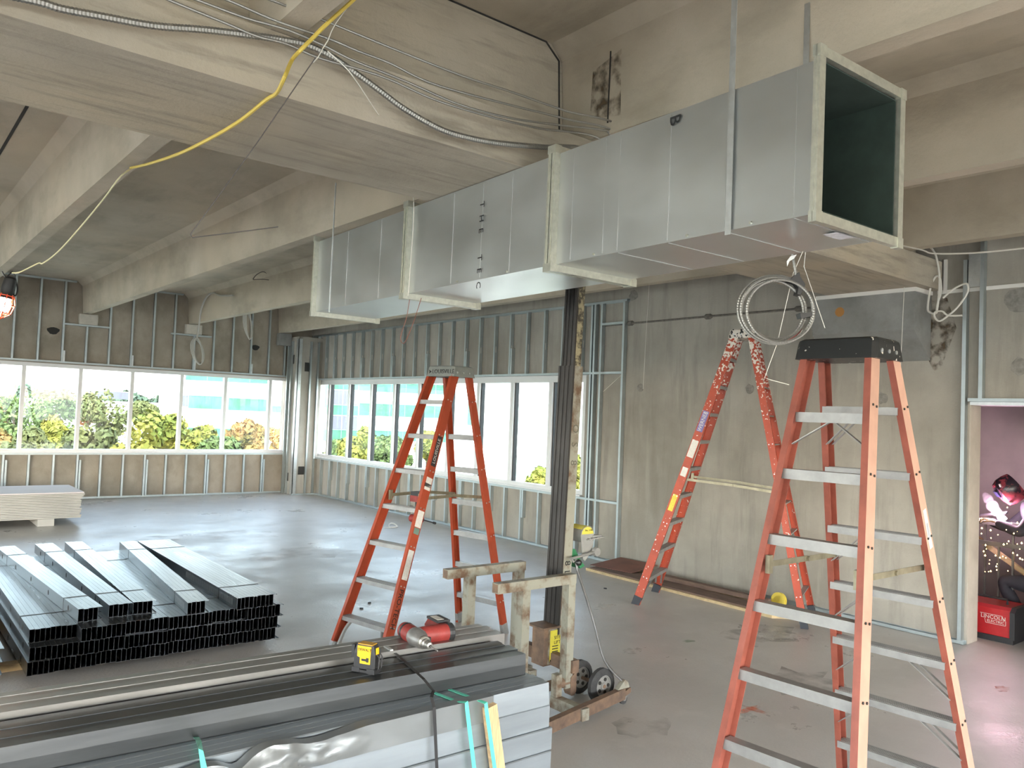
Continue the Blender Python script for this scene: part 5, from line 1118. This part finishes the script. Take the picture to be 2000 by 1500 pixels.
def hand(base, dirv, palm, side):
    d = Vector(dirv).normalized(); s = d.cross(Vector(palm)).normalized() * side; pn = Vector(palm).normalized(); js = [(base, .030, .022), (base + d * .055, .036, .020)]; ed = [(0, 1)]
    for k, L_ in enumerate((.065, .075, .07, .055)):
        b0 = base + d * .075 + s * (.028 - .019 * k); js += [(b0, .010), (b0 + d * L_ * .5 + pn * .012, .009), (b0 + d * L_ * .75 + pn * .035, .0085)]; i = len(js) - 3; ed += [(1, i), (i, i + 1), (i + 1, i + 2)]
    b0 = base + d * .03 + s * .036; js += [(b0, .011), (b0 + d * .035 + s * .015 + pn * .015, .010), (b0 + d * .055 + pn * .03, .009)]; i = len(js) - 3; ed += [(0, i), (i, i + 1), (i + 1, i + 2)]
    skin_body('hand', js, ed, M_glove, wd, 1, 1)
hand(Vector((PX - .33, PY + .46, 1.065)), (-.1, .5, .12), (0, .1, -1), 1); hand(Vector((PX - .21, PY + .57, 1.055)), (-.6, .3, .1), (0, .1, -1), -1)
arc = aX(9.0, 1957, 1012)
ts = thing('welding_torch', 'welding torch burning a bright arc on the railing', 'torch', arc + Vector((.2, -.1, .1)))
obj('torch_handle', MB().tube([Vector((PX - .27, PY + .62, 1.10)), arc + Vector((.06, -.03, .06)), arc + Vector((.012, 0, .02))], [.016, .013, .006], 8), M_tb, ts)
obj('arc', MB().lathe(arc + Vector((0, 0, -.03)), (0, 0, 1), [(0, .01), (.015, .035), (.03, .045), (.05, .03), (.065, .01)], 10), emis('arc_glow', (.92, .85, 1.0), 18), ts, smooth=True)
AL = bpy.data.lights.new('welding_arc', 'POINT'); AL.energy = 13; AL.color = (1.0, .62, .80); AL.shadow_soft_size = .03
al = bpy.data.objects.new('welding_arc', AL); COL.objects.link(al); al.location = arc + Vector((-.02, .02, .07))
mb = MB(); r5 = random.Random(8)
for k in range(46):
    x, y = r5.uniform(1916, 2000), 1000 + 135 * r5.random() ** .8 - 15; c = aX(r5.uniform(8.75, 9.1), x, y); s_ = r5.uniform(.004, .009)
    mb.add([c + Vector((0, -s_, 0)), c + Vector((0, 0, -s_ * .8)), c + Vector((0, s_, 0)), c + Vector((0, 0, s_ * 1.6)), c + Vector((s_, 0, 0)), c + Vector((-s_, 0, 0))], [(0, 1, 4), (1, 2, 4), (2, 3, 4), (3, 0, 4), (1, 0, 5), (2, 1, 5), (3, 2, 5), (0, 3, 5)])
sp = obj('welding_sparks', mb, emis('spark_glow', (1, .62, .22), 9), label='shower of orange sparks falling from the welding arc', cat='sparks', kind='stuff', loc=arc)
sm = bpy.data.materials.new('welding_smoke'); sm.use_nodes = True; nt = sm.node_tree; nt.nodes.remove(nt.nodes['Principled BSDF'])
vs_ = nt.nodes.new('ShaderNodeVolumePrincipled'); vs_.inputs['Color'].default_value = (.9, .88, .95, 1); vs_.inputs['Density'].default_value = 1.6; nt.links.new(vs_.outputs[0], nt.nodes['Material Output'].inputs['Volume'])
mb = MB(); 
for (px, py, r_) in ((1946, 1000, .05), (1938, 988, .06), (1930, 975, .05), (1925, 968, .035)): mb.lathe(aX(8.95, px, py) - Vector((0, 0, r_)), (0, 0, 1), [(r_ - r_ * math.cos(q * .3927), r_ * math.sin(q * .3927)) for q in range(9)], 10)
obj('welding_smoke', mb, sm, label='small pale puff of smoke rising left of the arc', cat='smoke', kind='stuff', loc=arc)
